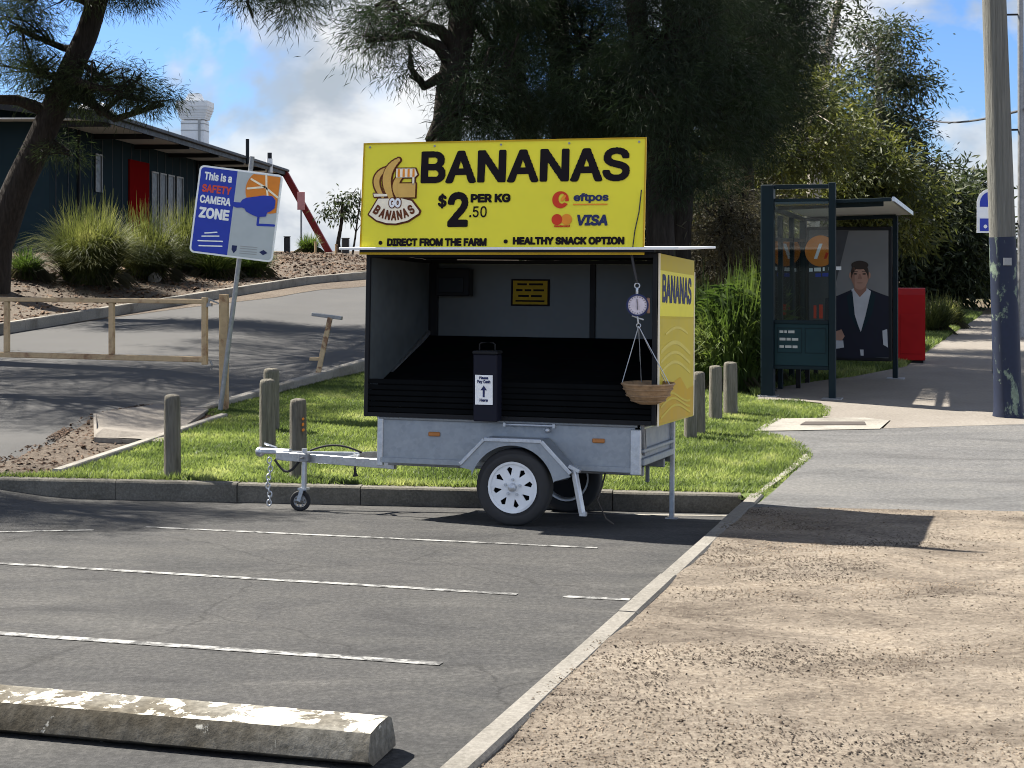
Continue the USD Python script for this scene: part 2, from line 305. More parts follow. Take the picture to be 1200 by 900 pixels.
mat('stop_worn', {'g': ('geometry', {}), 'n': ('noise_texture', {'scale': 5.0, 'detail': 8.0, 'roughness': 0.68, 'distortion': 0.5}), 'n2': ('noise_texture', {'scale': 26.0, 'detail': 5.0, 'roughness': 0.7}), 'n3': ('noise_texture', {'scale': 2.2, 'detail': 4.0}),
    'sx': ('separate_xyz', {}), 'up': ('map_range', {'from_min': 0.75, 'from_max': 0.97, 'to_min': 0.0, 'to_max': 0.155, 'clamp': True}), 'ad': ('math', {'math_type': 'add'}),
    'r': ('rgb_ramp', {'ramp': [(0, (0, 0, 0)), (0.635, (0, 0, 0)), (0.655, (1, 1, 1)), (1, (1, 1, 1))]}), 'rb': ('rgb_ramp', {'ramp': [(0.3, (0.07, 0.066, 0.055)), (0.5, (0.135, 0.127, 0.108)), (0.7, (0.20, 0.19, 0.165))]}), 'rm': ('rgb_ramp', {'ramp': [(0.4, (0.55, 0.5, 0.42)), (0.6, (1.1, 1.1, 1.1))]}),
    'rp': ('rgb_ramp', {'ramp': [(0.3, (0.34, 0.32, 0.27)), (0.6, (0.55, 0.53, 0.46))]}), 'mu': ('mix', {'mix_type': 'multiply', 'fac': 1.0}), 'mx': ('mix', {'mix_type': 'mix'}), 'b': ('bump', {'strength': 0.5, 'distance': 0.006}), 'p': ('principled_bsdf', {'roughness': 0.9, 'specular_ior_level': 0.2})},
    [('g.position', 'n.vector'), ('g.position', 'n2.vector'), ('g.position', 'n3.vector'), ('g.normal', 'sx.vector'), ('sx.z', 'up.value'), ('n.fac', 'ad.value1'), ('up.result', 'ad.value2'), ('ad.value', 'r.fac'), ('n2.fac', 'rb.fac'), ('n3.fac', 'rm.fac'), ('rb.color', 'mu.color1'), ('rm.color', 'mu.color2'),
     ('n2.fac', 'rp.fac'), ('r.color', 'mx.fac'), ('mu.color', 'mx.color1'), ('rp.color', 'mx.color2'), ('mx.color', 'p.base_color'), ('n2.fac', 'b.height'), ('b.normal', 'p.normal')], 'p.BSDF')
worn('post_paint', (0.010, 0.016, 0.038), (0.13, 0.17, 0.13), 3.6, 0.415, 0.6, (1.4, 1.4, 0.7), soft=0.02)
worn('gate_paint', (0.42, 0.305, 0.175), (0.23, 0.135, 0.075), 2.6, 0.42, 0.7, soft=0.05)
worn('rusty_paint', (0.44, 0.33, 0.20), (0.20, 0.115, 0.07), 4.0, 0.47, 0.8)

def leafy(name, ramp, trans=0.35, rough=0.6, tcol=None):
    mid = np.array(ramp[len(ramp) // 2][1]); tcol = tcol or tuple(np.minimum(mid * np.array([1.5, 1.6, 0.8]), 1))
    mat(name, {'g': ('geometry', {}), 'n': ('noise_texture', {'scale': 1.3, 'detail': 3.0}), 'ad': ('math', {'math_type': 'multiply_add', 'value2': 0.40}), 'sub': ('map_range', {'from_min': 0.34, 'from_max': 0.66, 'to_min': 0.0, 'to_max': 0.62, 'clamp': True}),
               'r': ('rgb_ramp', {'ramp': ramp}), 'p': ('principled_bsdf', {'roughness': rough, 'specular_ior_level': 0.35}), 'hs': ('hsv', {'saturation': 1.1, 'value': 1.7, 'hue': 0.49}), 't': ('translucent_bsdf', {}), 'm': ('mix_closure', {'fac': trans})},
        [('g.position', 'n.vector'), ('g.random_per_island', 'ad.value1'), ('n.fac', 'sub.value'), ('sub.result', 'ad.value3'), ('ad.value', 'r.fac'), ('r.color', 'p.base_color'), ('r.color', 'hs.color'), ('hs.color', 't.color'), ('p.BSDF', 'm.closure1'), ('t.BSDF', 'm.closure2')], 'm.closure')
leafy('needles', [(0.1, (0.008, 0.017, 0.006)), (0.5, (0.020, 0.036, 0.012)), (0.9, (0.065, 0.085, 0.034))], 0.22)
leafy('needles_lit', [(0.1, (0.016, 0.026, 0.010)), (0.5, (0.034, 0.052, 0.017)), (0.9, (0.080, 0.095, 0.040))], 0.3)  # paler copy of needles with sunlight put into the colour
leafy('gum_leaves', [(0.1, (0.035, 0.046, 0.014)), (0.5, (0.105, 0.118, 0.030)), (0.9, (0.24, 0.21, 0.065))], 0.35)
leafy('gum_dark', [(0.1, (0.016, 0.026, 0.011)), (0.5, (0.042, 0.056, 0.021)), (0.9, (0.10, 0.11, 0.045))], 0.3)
leafy('dry_twigs', [(0.1, (0.045, 0.042, 0.024)), (0.5, (0.085, 0.078, 0.043)), (0.9, (0.15, 0.13, 0.075))], 0.25)
leafy('strap_leaves', [(0.1, (0.04, 0.07, 0.016)), (0.5, (0.085, 0.125, 0.03)), (0.9, (0.18, 0.20, 0.065))], 0.35)
leafy('fountain_grass', [(0.1, (0.032, 0.042, 0.013)), (0.5, (0.105, 0.122, 0.036)), (0.9, (0.31, 0.30, 0.13))], 0.4)
leafy('plumes', [(0.1, (0.36, 0.32, 0.19)), (0.9, (0.55, 0.50, 0.34))], 0.4)
leafy('lawn_blades', [(0.15, (0.068, 0.100, 0.030)), (0.5, (0.155, 0.200, 0.062)), (0.85, (0.36, 0.37, 0.17))], 0.45)
leafy('litter_chips', [(0.05, (0.055, 0.042, 0.031)), (0.35, (0.12, 0.092, 0.066)), (0.65, (0.24, 0.19, 0.14)), (0.95, (0.44, 0.37, 0.28))], 0.0, 0.9)
leafy('litter_dark', [(0.05, (0.035, 0.022, 0.014)), (0.4, (0.10, 0.058, 0.034)), (0.7, (0.20, 0.13, 0.075)), (0.95, (0.42, 0.33, 0.23))], 0.0, 0.9)

def bark(name, a, b, sc=(9, 9, 1.6)):
    mat(name, {'g': ('geometry', {}), 'mp': ('mapping', {'scale': sc}), 'n': ('noise_texture', {'scale': 2.2, 'detail': 7.0, 'roughness': 0.7, 'distortion': 0.5}), 'r': ('rgb_ramp', {'ramp': [(0.3, a), (0.7, b)]}),
               'b': ('bump', {'strength': 0.9, 'distance': 0.05}), 'p': ('principled_bsdf', {'roughness': 0.95, 'specular_ior_level': 0.2})},
        [('g.position', 'mp.vector'), ('mp.vector', 'n.vector'), ('n.fac', 'r.fac'), ('r.color', 'p.base_color'), ('n.fac', 'b.height'), ('b.normal', 'p.normal')], 'p.BSDF')
bark('dark_bark', (0.010, 0.008, 0.0065), (0.046, 0.037, 0.030)); bark('pale_bark', (0.20, 0.175, 0.145), (0.50, 0.46, 0.40))
bark('grey_timber', (0.085, 0.078, 0.064), (0.22, 0.205, 0.17), (14, 14, 1.2)); bark('pole_timber', (0.105, 0.105, 0.095), (0.205, 0.202, 0.182), (16, 16, 0.5))

def steel(name, a, b, rough, metal=0.75, sc=9.0):
    mat(name, {'g': ('texture_coordinate', {}), 'v': ('voronoi_texture', {'scale': sc * 4}), 'n': ('noise_texture', {'scale': sc, 'detail': 6.0, 'roughness': 0.65}), 'mx': ('mix', {'mix_type': 'mix', 'fac': 0.20}), 'r': ('rgb_ramp', {'ramp': [(0.3, a), (0.7, b)]}),
               'rr': ('map_range', {'from_min': 0.3, 'from_max': 0.7, 'to_min': rough - 0.08, 'to_max': rough + 0.12}), 'p': ('principled_bsdf', {'metallic': metal})},
        [('g.object', 'v.vector'), ('g.object', 'n.vector'), ('n.color', 'mx.color1'), ('v.color', 'mx.color2'), ('mx.color', 'r.fac'), ('r.color', 'p.base_color'), ('n.fac', 'rr.value'), ('rr.result', 'p.roughness')], 'p.BSDF')
steel('galvanised', (0.235, 0.26, 0.285), (0.325, 0.35, 0.375), 0.48); steel('bright_steel', (0.42, 0.44, 0.47), (0.58, 0.60, 0.62), 0.33, 0.85)
steel('dull_steel', (0.20, 0.205, 0.21), (0.32, 0.325, 0.33), 0.5, 0.7)

plain('black_metal', (0.012, 0.012, 0.013), 0.4); plain('black_board', (0.004, 0.0045, 0.005), 0.9, var=0.25, scale=3, spec=0.04); plain('rubber', (0.016, 0.016, 0.017), 0.8, var=0.3, scale=14, bump=0.3)
plain('inner_wall', (0.085, 0.095, 0.095), 0.30, var=0.12, scale=1.6, spec=0.4); plain('white_paint', (0.74, 0.74, 0.73), 0.4, var=0.05); plain('rim_white', (0.66, 0.68, 0.70), 0.38, var=0.05)
plain('sign_yellow', (0.73, 0.645, 0.014), 0.40, var=0.07, scale=0.9, coat=0.06, bump=0.25, bscale=3.0); plain('side_yellow', (0.50, 0.39, 0.03), 0.42, var=0.09, scale=1.7); plain('side_arc', (0.60, 0.50, 0.11), 0.42)
plain('side_cream', (0.52, 0.41, 0.045), 0.42, var=0.08, scale=3.0); plain('side_gold', (0.48, 0.30, 0.015), 0.42, var=0.12, scale=3.0)
plain('print_black', (0.008, 0.005, 0.007), 0.6, spec=0.12); plain('print_brown', (0.12, 0.035, 0.012), 0.5); plain('print_tan', (0.62, 0.38, 0.10), 0.5); plain('print_cream', (0.85, 0.76, 0.58), 0.5); plain('print_white', (0.80, 0.80, 0.79), 0.5)
plain('print_red', (0.55, 0.045, 0.018), 0.5); plain('print_orange', (0.74, 0.26, 0.03), 0.5); plain('print_navy', (0.025, 0.032, 0.095), 0.5); plain('print_grey', (0.30, 0.30, 0.30), 0.5)
plain('sign_blue', (0.010, 0.032, 0.34), 0.45, var=0.05); plain('sign_pale', (0.42, 0.45, 0.46), 0.5, var=0.04); plain('sign_orange', (0.66, 0.20, 0.012), 0.5); plain('sign_red', (0.62, 0.06, 0.02), 0.5)
plain('notice_ochre', (0.36, 0.24, 0.012), 0.5, var=0.1); plain('amber', (0.34, 0.13, 0.03), 0.3); plain('teal_blue', (0.005, 0.012, 0.016), 0.55, var=0.15, scale=2.0); plain('teal_panel', (0.008, 0.024, 0.030), 0.55, var=0.15, scale=2.0)
plain('post_red', (0.27, 0.006, 0.007), 0.4, var=0.1, scale=2.0); plain('dial_face', (0.60, 0.55, 0.62), 0.35); plain('wicker', (0.30, 0.19, 0.10), 0.7, var=0.25, scale=20, bump=0.4)
plain('dark_blue_box', (0.006, 0.0065, 0.014), 0.6, spec=0.2); plain('poster_grey', (0.15, 0.15, 0.148), 0.5, var=0.12, scale=0.8); plain('poster_dark', (0.055, 0.055, 0.058), 0.5, var=0.25, scale=0.9)
plain('suit', (0.014, 0.015, 0.024), 0.6); plain('shirt', (0.40, 0.41, 0.43), 0.6); plain('skin_print', (0.32, 0.185, 0.135), 0.6, var=0.1); plain('skin_shadow', (0.235, 0.125, 0.09), 0.6); plain('hair_print', (0.035, 0.025, 0.02), 0.6)
plain('wall_dark', (0.016, 0.028, 0.034), 0.95, spec=0.02, var=0.12, scale=0.5); plain('soffit', (0.55, 0.55, 0.52), 0.8, var=0.06); plain('fascia', (0.018, 0.019, 0.022), 0.5); plain('roof_sheet', (0.05, 0.055, 0.062), 0.5); plain('door_red', (0.16, 0.006, 0.006), 0.95, spec=0.0); plain('brace_red', (0.17, 0.022, 0.02), 0.5)
plain('frame_white', (0.26, 0.26, 0.25), 0.5); plain('window_dark', (0.010, 0.012, 0.014), 0.35, spec=0.2); plain('vent_white', (0.66, 0.67, 0.67), 0.6, var=0.08, scale=1.5); plain('pink_sign', (0.62, 0.26, 0.24), 0.6); plain('green_panel', (0.035, 0.13, 0.075), 0.5); plain('grey_panel', (0.30, 0.31, 0.31), 0.6)
plain('wire_black', (0.02, 0.02, 0.022), 0.6); plain('lid_steel', (0.045, 0.036, 0.03), 0.8, var=0.2, scale=8)
mat('pane', {'f': ('fresnel', {'IOR': 1.5}), 't': ('transparent_bsdf', {'color': (0.80, 0.86, 0.86)}), 'g': ('glossy_bsdf', {'color': (1, 1, 1), 'roughness': 0.03}), 'm': ('mix_closure', {})}, [('f.fac', 'm.fac'), ('t.BSDF', 'm.closure1'), ('g.BSDF', 'm.closure2')], 'm.closure')
leafy('straw', [(0.05, (0.09, 0.072, 0.054)), (0.5, (0.18, 0.15, 0.113)), (0.95, (0.31, 0.265, 0.205))], 0.0, 0.9)

# ------------------------------------------------------------------ the setting: ground, car park, road, kerbs, paths
def struct(name, mesh, mat_, smooth=False, label=None, category=None):
    p = part(name, mesh, mat_, None, smooth, label, 'structure'); return p

KA, KB = np.array([-0.252, 5.835]), np.array([1.89, 13.2]); KD = (KB - KA) / np.linalg.norm(KB - KA); KN = np.array([KD[1], -KD[0]])   # kerb beside the dirt verge; KN points to the verge
def kpt(s, off=0.0): return KA + KD * s + KN * off
RU, RV = np.array([0.31, 0.95]) / np.hypot(0.31, 0.95), np.array([-0.95, 0.31]) / np.hypot(0.31, 0.95)
def rpt(t, n): return np.array([-4.0, 19.5]) + RU * t + RV * n
KX0, KX1 = -4.75, 2.02                                   # ends of the back kerb

def base_z(x, y):
    far = np.maximum(sstep(2.2, 3.4, x) * sstep(12.6, 13.6, y), sstep(1.0, 2.5, y - yk(x)) * (x > -3))
    return np.where(far > 0.5, lawn_z(x, y) - 0.03, np.minimum(lawn_z(x, y), asphalt_z(x, y)) - 0.09)
gx = np.concatenate([-np.geomspace(600, 31, 14), np.arange(-30, 30.1, 1.5), np.geomspace(31, 600, 14)])
gy = np.concatenate([-np.geomspace(300, 13, 8), np.arange(-12, 70, 1.5), np.geomspace(70, 900, 16)])
X, Y = np.meshgrid(gx, gy, indexing='ij'); nx, ny = X.shape
i, j = np.meshgrid(np.arange(nx - 1), np.arange(ny - 1), indexing='ij'); a = (i * ny + j).ravel()
quads = np.stack([a, a + ny, a + ny + 1, a + 1], 1)
struct('ground', trimesh.Trimesh(np.column_stack([X.ravel(), Y.ravel(), base_z(X.ravel(), Y.ravel())]), np.vstack([quads[:, [0, 1, 2]], quads[:, [0, 2, 3]]]), process=False), 'leaf_bed', True)

LX = np.linspace(KX0, KX1, 15); kback = [(x, yk(x)) for x in LX]
edge_a, edge_b = g2(72, 556), g2(267, 489)
carpark = Polygon([tuple(kpt(9.0)), tuple(kpt(-16)), (-32, -10), (-32, 16.5), (-12, 15.4)] + kback)
car_park = struct('car_park', sheet(carpark, 0.22, asphalt_z), 'asphalt', True)
road = Polygon([(KX0, yk(KX0)), edge_a, edge_b, tuple(rpt(0, 0))] + [tuple(rpt(t, 0)) for t in (10, 30, 70)] + [tuple(rpt(t, 8)) for t in (70, 30, 10, 2)] + [(-32, 24), (-32, 16.5), (-12, 15.4)])
struct('road', sheet(road, 0.4, asphalt_z), 'road_asphalt', True)

# painted bay lines; the last short one puts a sunlit asphalt stripe into paint
def bay_and_sun_line(p, q, w, mat_='line_paint'):
    a, b = np.array(g2(*p, asphalt_z)), np.array(g2(*q, asphalt_z)); part('bay_and_sun_line', sheet(LineString([a, b]).buffer(w / 2, cap_style='flat'), 0.22, asphalt_z, 0.004), mat_, car_park)
bay_and_sun_line((-60, 657.5), (606, 697), 0.062); bay_and_sun_line((660, 699.5), (738, 703.5), 0.062); bay_and_sun_line((-60, 739), (517, 779), 0.072); bay_and_sun_line((170, 618), (700, 643), 0.05); bay_and_sun_line((-40, 625), (110, 622), 0.045)

part('gutter_lip', sheet(LineString([g2(560, 600.5, asphalt_z), g2(852, 605, asphalt_z)]).buffer(.035, cap_style='flat'), .2, asphalt_z, .004), 'concrete', car_park)
# dirt wedge between road and lawn, with a slab
MOUNDS = [(*g2(130, 526, asphalt_z), 0.75, 0.11), (*g2(60, 540, asphalt_z), 0.6, 0.06), (*g2(20, 553, asphalt_z), 0.5, 0.05)]
def wedge_z(x, y):
    m = sum(h * np.exp(-((x - a) ** 2 + (y - b) ** 2) / (r_ * r_ * .4)) for a, b, r_, h in MOUNDS) * (.5 + meshkit.fbm(np.stack([x * 4, y * 4, 0 * np.asarray(x)], -1), 3, 2))
    return np.maximum(asphalt_z(x, y) + 0.014, lawn_z(x, y) - 0.05) + m
wedge = Polygon([g2(-60, 566, asphalt_z), g2(0, 548, asphalt_z), g2(60, 528, asphalt_z), g2(112, 490, asphalt_z), g2(180, 478, asphalt_z), tuple(rpt(0, 0.05)), edge_b, edge_a, g2(40, 566, asphalt_z)])
struct('dirt_wedge', sheet(wedge.buffer(0), 0.15, wedge_z), 'mulch', True)
slab = Polygon([g2(111, 489, wedge_z), g2(185, 478, wedge_z), g2(243, 484, wedge_z), g2(190, 523, wedge_z), g2(112, 518, wedge_z)])
struct('concrete_slab', cat(sheet(slab, 0.2, wedge_z, 0.05), [bar((*p, lz(*p, wedge_z) + 0.0), (*q, lz(*q, wedge_z) + 0.0), 0.03, 0.098) for p, q in zip(list(slab.exterior.coords)[:-1], list(slab.exterior.coords)[1:])]), 'footpath')

# verge, driveway, footpath, lawns
far_r = [g2(1200, 602), (14, 12.4), (40, 12.2)]
verge = Polygon([tuple(kpt(8.0, 0.06)), tuple(kpt(-16, 0.06)), (-4, -12), (40, -12)] + far_r[::-1] + [(x, y + 0.05 + .16 * (meshkit.fbm(np.array([[x * 2.1, 3.0, 0]]), 3, 4)[0] - .5)) for x, y in (np.array(g2(1200, 602)) * (1 - f) + np.array(g2(880, 597)) * f for f in np.linspace(0, 1, 40))])
dirt_verge = struct('dirt_verge', sheet(verge, 0.16, verge_z, 0.013), 'dirt', True)
drive = Polygon([g2(880, 597), g2(1040, 598.5)] + far_r + [(40, 19), g2(1500, 497), g2(1200, 498), g2(1035, 503), g2(884, 506), g2(920, 516), g2(938, 530), g2(944, 541)])
struct('driveway', sheet(drive.buffer(0), 0.3, lawn_z, 0.008), 'asphalt_old', True)
edging = Polygon([g2(876, 586), g2(894, 578), g2(952, 535), g2(943, 533)])
struct('driveway_edging', sheet(edging.buffer(0), 0.3, lawn_z, 0.012), 'concrete', True)
pit = Polygon([g2(882, 507), g2(908, 492), g2(1013, 491), g2(1042, 494.5), g2(1031, 504)])
pit_slab = struct('pit_slab', sheet(pit, 0.3, lawn_z, 0.016), 'concrete', True)
lid = Polygon([g2(937, 500), g2(944, 496), g2(1013, 496), g2(1015, 500)])
part('pit_lid', sheet(lid, 0.3, lawn_z, 0.022), 'lid_steel', pit_slab)
path_left = [(1010, 493), (964, 490), (967, 478), (962, 473), (930, 470), (884, 469), (905, 456), (960, 447), (1000, 442), (1062, 430), (1090, 410), (1120, 389), (1140, 376), (1150, 369)]
path_right = [(1172, 369), (1190, 376), (1235, 392), (1330, 430), (1500, 470), (1700, 497)]
footpath = Polygon([g2(*p) for p in path_left + path_right + [(1500, 497), (1200, 498), (1035, 503), (1044, 494)]]).buffer(0)
struct('footpath', sheet(footpath, 0.35, lawn_z, 0.010), 'footpath', True)
lawn = Polygon([(x, yk(x) + 0.15) for x in np.linspace(KX0 + 0.1, KX1 - 0.05, 12)] + [g2(878, 585), g2(944, 536), g2(937, 526), g2(919, 515), g2(883, 506), g2(908, 492), g2(962, 488), g2(967, 478), g2(930, 470), g2(884, 469), g2(868, 462), (3.6, 24.5), (-0.5, 24.8), tuple(rpt(6, -0.16)), tuple(rpt(0.05, -0.16)), edge_b, edge_a]).buffer(0)
soil = lawn.buffer(0.4).intersection(Polygon([(x, yk(x) + 0.12) for x in np.linspace(-6, KX1 + 0.0, 12)] + [tuple(kpt(7.9, 0.1)), (3.0, 13.2), (8, 13), (8, 30), tuple(rpt(6, -0.1)), tuple(rpt(0.05, -0.1)), edge_b, edge_a]).buffer(0))
struct('lawn', sheet(soil, 0.3, lawn_z, -0.004), 'lawn_soil', True)
strip = Polygon([g2(*p) for p in [(884, 466), (905, 456), (960, 447), (1000, 442), (1062, 430), (1090, 410), (1120, 389), (1140, 376), (1150, 369)]] + [g2(1120, 365.5), g2(1080, 372), g2(1030, 392), g2(930, 425), g2(870, 450)]).buffer(0)
struct('grass_verge', sheet(strip, 0.5, lawn_z, 0.002), 'lawn_soil', True)
bank = Polygon([tuple(rpt(t, 8.12)) for t in (-6, 20, 40, 70)] + [tuple(rpt(110, 2)), tuple(rpt(110, 70)), tuple(rpt(-6, 70))])
struct('mulch_bank', sheet(bank, 0.55, bank_z), 'mulch', True)

spill = Polygon([tuple(rpt(t, 7.98)) for t in (9, 14, 20, 28)] + [tuple(rpt(t, n)) for t, n in ((28, 6.2), (23, 6.5), (19, 7.0), (16, 6.8), (13, 7.5))]).buffer(0)
struct('dirt_spill', sheet(spill, 0.4, asphalt_z, 0.006), 'mulch', True)

# kerbs of separate concrete lengths
def kerb_piece(p, q, w, ztop, zbot, side, bev=0.015):
    """One length from p to q, w wide towards side; ztop and zbot give the heights at an end."""
    p, q = np.array(p), np.array(q); d = (q - p) / np.linalg.norm(q - p); nrm = np.array([-d[1], d[0]]) * side
    V = []
    for e in (p + d * 0.004, q - d * 0.004):
        zt, zb = ztop(*e), zbot(*e)
        for o, z in ((0, zb), (0, zt - bev), (bev, zt), (w - bev, zt), (w, zt - bev), (w, zb)): V.append((*(e + nrm * o), z))
    return trimesh.convex.convex_hull(np.array(V))
back_kerb = thing('back_kerb', None, None); tag(back_kerb, kind='structure')
xs = np.linspace(KX0, KX1, 7)
for a, b in zip(xs[:-1], xs[1:]):
    dz = RNG.uniform(-0.006, 0.006); o = RNG.uniform(-0.008, 0.008)
    part('kerb_stone', kerb_piece((a, yk(a) + o), (b, yk(b) + o), 0.16, lambda x, y: 0.066 + tilt(x, y) + dz, lambda x, y: -0.25 + tilt(x, y), 1), 'old_kerb', back_kerb)
verge_kerb = thing('verge_kerb', None, None); tag(verge_kerb, kind='structure')
for k, s in enumerate(np.arange(-5.6, 8.3, 1.22)):
    dz = RNG.uniform(-0.004, 0.006)
    part('kerb_stone', kerb_piece(kpt(s), kpt(min(s + 1.22, 8.38)), 0.125, lambda x, y: lz(x, y) + 0.022 + dz, lambda x, y: -0.3 + tilt(x, y), -1), 'kerb_concrete', verge_kerb)
road_kerb = thing('retaining_kerb', None, None); tag(road_kerb, kind='structure')
for k, t in enumerate(np.arange(0, 26, 2.1)):
    part('kerb_stone', kerb_piece(rpt(t, 0), rpt(t + 2.1, 0), 0.16, lambda x, y: lz(x, y, asphalt_z) + 0.06, lambda x, y: lz(x, y) - 0.3, -1), 'concrete', road_kerb)
far_kerb = thing('far_kerb', None, None); tag(far_kerb, kind='structure')
for t in np.arange(2, 62, 3.0):
    part('kerb_stone', kerb_piece(rpt(t, 8), rpt(t + 3, 8), 0.15, lambda x, y: lz(x, y, asphalt_z) + 0.2, lambda x, y: lz(x, y, asphalt_z) - 0.3, 1), 'concrete', far_kerb)
lawn_edging = thing('lawn_edging', None, None); tag(lawn_edging, kind='structure')
for a, b in ((0.0, 0.5), (0.5, 1.0)):
    P = lambda f: np.array(edge_a) * (1 - f) + np.array(edge_b) * f
    part('edging_strip', kerb_piece(P(a), P(b), 0.1, lambda x, y: lz(x, y) + 0.045, lambda x, y: lz(x, y) - 0.2, 1, 0.01), 'concrete', lawn_edging)

# precast wheel stop at the near left
ws_l = np.array([math.cos(math.radians(15.0)), -math.sin(math.radians(15.0))]); ws_b = gp(432, 904, asphalt_z)
stop = thing('wheel_stop', 'long low concrete wheel stop with flaking white paint on the asphalt', 'wheel stop', (ws_b[0], ws_b[1], ws_b[2] + 0.002), -15.0)
prof = [(0.05, 0.0), (0.0, 0.03), (0.012, 0.06), (0.03, 0.10), (0.045, 0.125), (0.14, 0.133), (0.25, 0.133), (0.285, 0.115), (0.31, 0.03), (0.31, 0.0)]
def stop_mesh(x0, x1, pts):
    n = 120; V = []
    xs_ = np.linspace(x0, x1, n)
    for k, x in enumerate(xs_):
        for (y, z) in pts:
            q = np.array([[x * 9, y * 14, z * 14]]); w_ = (meshkit.fbm(q + 5, 3, 2)[0] - 0.5) * 0.006 * (z > 0.01)
            s = 0.10 * z if k == n - 1 else 0
            V.append((x - s * 0.7, y + w_, z + w_ * 0.6))
    m = len(pts); Fq = []
    for k in range(n - 1):
        for e in range(m): Fq.append((k * m + e, k * m + (e + 1) % m, (k + 1) * m + (e + 1) % m, (k + 1) * m + e))
    V.append((x0, 0.15, 0.05)); V.append((x1 - 0.01, 0.15, 0.05)); tri = []
    for e in range(m): tri += [(e, len(V) - 2, (e + 1) % m), ((n - 1) * m + (e + 1) % m, len(V) - 1, (n - 1) * m + e)]
    Fq = np.array(Fq); f = np.vstack([Fq[:, [0, 2, 1]], Fq[:, [0, 3, 2]], np.array(tri)[:, ::-1]])
    t = trimesh.Trimesh(np.array(V), f, process=False); t.fix_normals(); return t
body = part('block', stop_mesh(-2.4, 0.0, prof), 'stop_worn', stop, smooth=35)

# ------------------------------------------------------------------ the banana trailer
TP = np.array([-1.229, 12.92, 0.0]); TYAW, TROLL = -17.2, -2.6
TR = trimesh.transformations.euler_matrix(math.radians(TROLL), 0, math.radians(TYAW), 'sxyz'); TR[:3, 3] = TP
def tw(p): return (TR @ np.array([*p, 1.0]))[:3]
def tdrop(x, y, zf=asphalt_z):
    """Local height of the ground below a point of the trailer."""
    z = 0.0
    for _ in range(4): w = tw((x, y, z)); z -= w[2] - lz(w[0], w[1], zf)
    return z
tr = thing('banana_trailer', 'galvanised box trailer with yellow BANANAS sign, black stall body and open front', 'trailer', TP, TYAW, rotx=TROLL)
G_ = 'galvanised'
# tray
TX0, TX1, TY0, TY1, TZ0, TZ1 = 0.12, 2.29, 0.03, 1.33, 0.45, 0.785
part('tray_floor', box(TX0 + .02, TX1 - .02, TY0 + .02, TY1 - .02, TZ0, TZ0 + .03), 'dull_steel', tr)
def side_panel(y, s):
    outer = y if s < 0 else y
    return cat(box(TX0 + .02, TX1 - .02, min(y, y - s * .012), max(y, y - s * .012), TZ0 + .01, TZ1 - .01), cyl((TX0 + .01, y, TZ1), (TX1, y, TZ1), .019, 10),
               box(TX0 + .02, TX1 - .02, min(y - s * .03, y + s * .012), max(y - s * .03, y + s * .012), TZ0 - .035, TZ0 + .012, .004))
part('side_panel', side_panel(TY0, -1), G_, tr); part('side_panel', side_panel(TY1, 1), G_, tr)
part('front_panel', cat(box(TX0, TX0 + .012, TY0 + .03, TY1 - .03, TZ0, TZ1 - .01), cyl((TX0 + .005, TY0, TZ1), (TX0 + .005, TY1, TZ1), .019, 10)), G_, tr)
part('corner_post', box(TX0 - .005, TX0 + .045, TY0 - .012, TY0 + .03, TZ0 - .06, TZ1 + .025, .005), 'bright_steel', tr)
part('corner_post', box(TX1 - .055, TX1 + .03, TY0 - .014, TY0 + .03, TZ0 - .05, TZ1 - .03, .006), 'bright_steel', tr)
part('corner_post', box(TX1 - .045, TX1 + .02, TY1 - .03, TY1 + .014, TZ0 - .05, TZ1 + .01, .006), G_, tr)
tg = part('tailgate', cat(box(TX1 + .006, TX1 + .018, TY0 + .05, TY1 - .05, TZ0 + .02, TZ1 - .03), box(TX1 + .018, TX1 + .05, TY0 + .04, TY1 - .04, TZ0 + .02, TZ0 + .075, .006), box(TX1 + .018, TX1 + .05, TY0 + .04, TY1 - .04, TZ0 + .12, TZ0 + .15, .006)), G_, tr)
part('top_rail', cyl((TX1 + .03, TY0 + .04, TZ1 - .015), (TX1 + .03, TY1 - .04, TZ1 - .015), .02, 10), 'bright_steel', tg)
part('latch', cat(bar((TX1 + .035, TY0 + .09, TZ0 + .1), (TX1 + .035, TY0 + .02, TZ1 + .02), .025, .025, .004), bar((TX1 + .035, TY0 + .09, TZ1), (TX1 + .035, TY0 + .15, TZ0 + .12), .02, .02)), 'dull_steel', tg)
part('latch', bar((TX1 + .04, TY1 - .1, TZ0 + .05), (TX1 + .04, TY1 - .1, TZ1 + .02), .03, .03, .004), 'bright_steel', tg)
part('chassis_rail', cat(box(TX0, TX1, .25, .30, TZ0 - .075, TZ0 - .003, .004), box(TX0, TX1, 1.06, 1.11, TZ0 - .075, TZ0 - .003, .004)), 'dull_steel', tr)
part('rope_rail', cat(cyl((1.21, TY0 - .02, TZ1 - .025), (1.62, TY0 - .02, TZ1 - .025), .009, 8), box(1.20, 1.22, TY0 - .03, TY0, TZ1 - .04, TZ1 - .01), box(1.61, 1.63, TY0 - .03, TY0, TZ1 - .04, TZ1 - .01)), 'bright_steel', tr)
part('bolt_knob', trimesh.creation.icosphere(2, .022).apply_translation((1.57, TY0 - .035, TZ1 - .06)), 'bright_steel', tr, smooth=True)
for x0, z0 in ((.56, .645), (1.93, .64)):
    part('side_marker', box(x0, x0 + .10, TY0 - .016, TY0 + .002, z0, z0 + .035, .006), 'amber', tr)
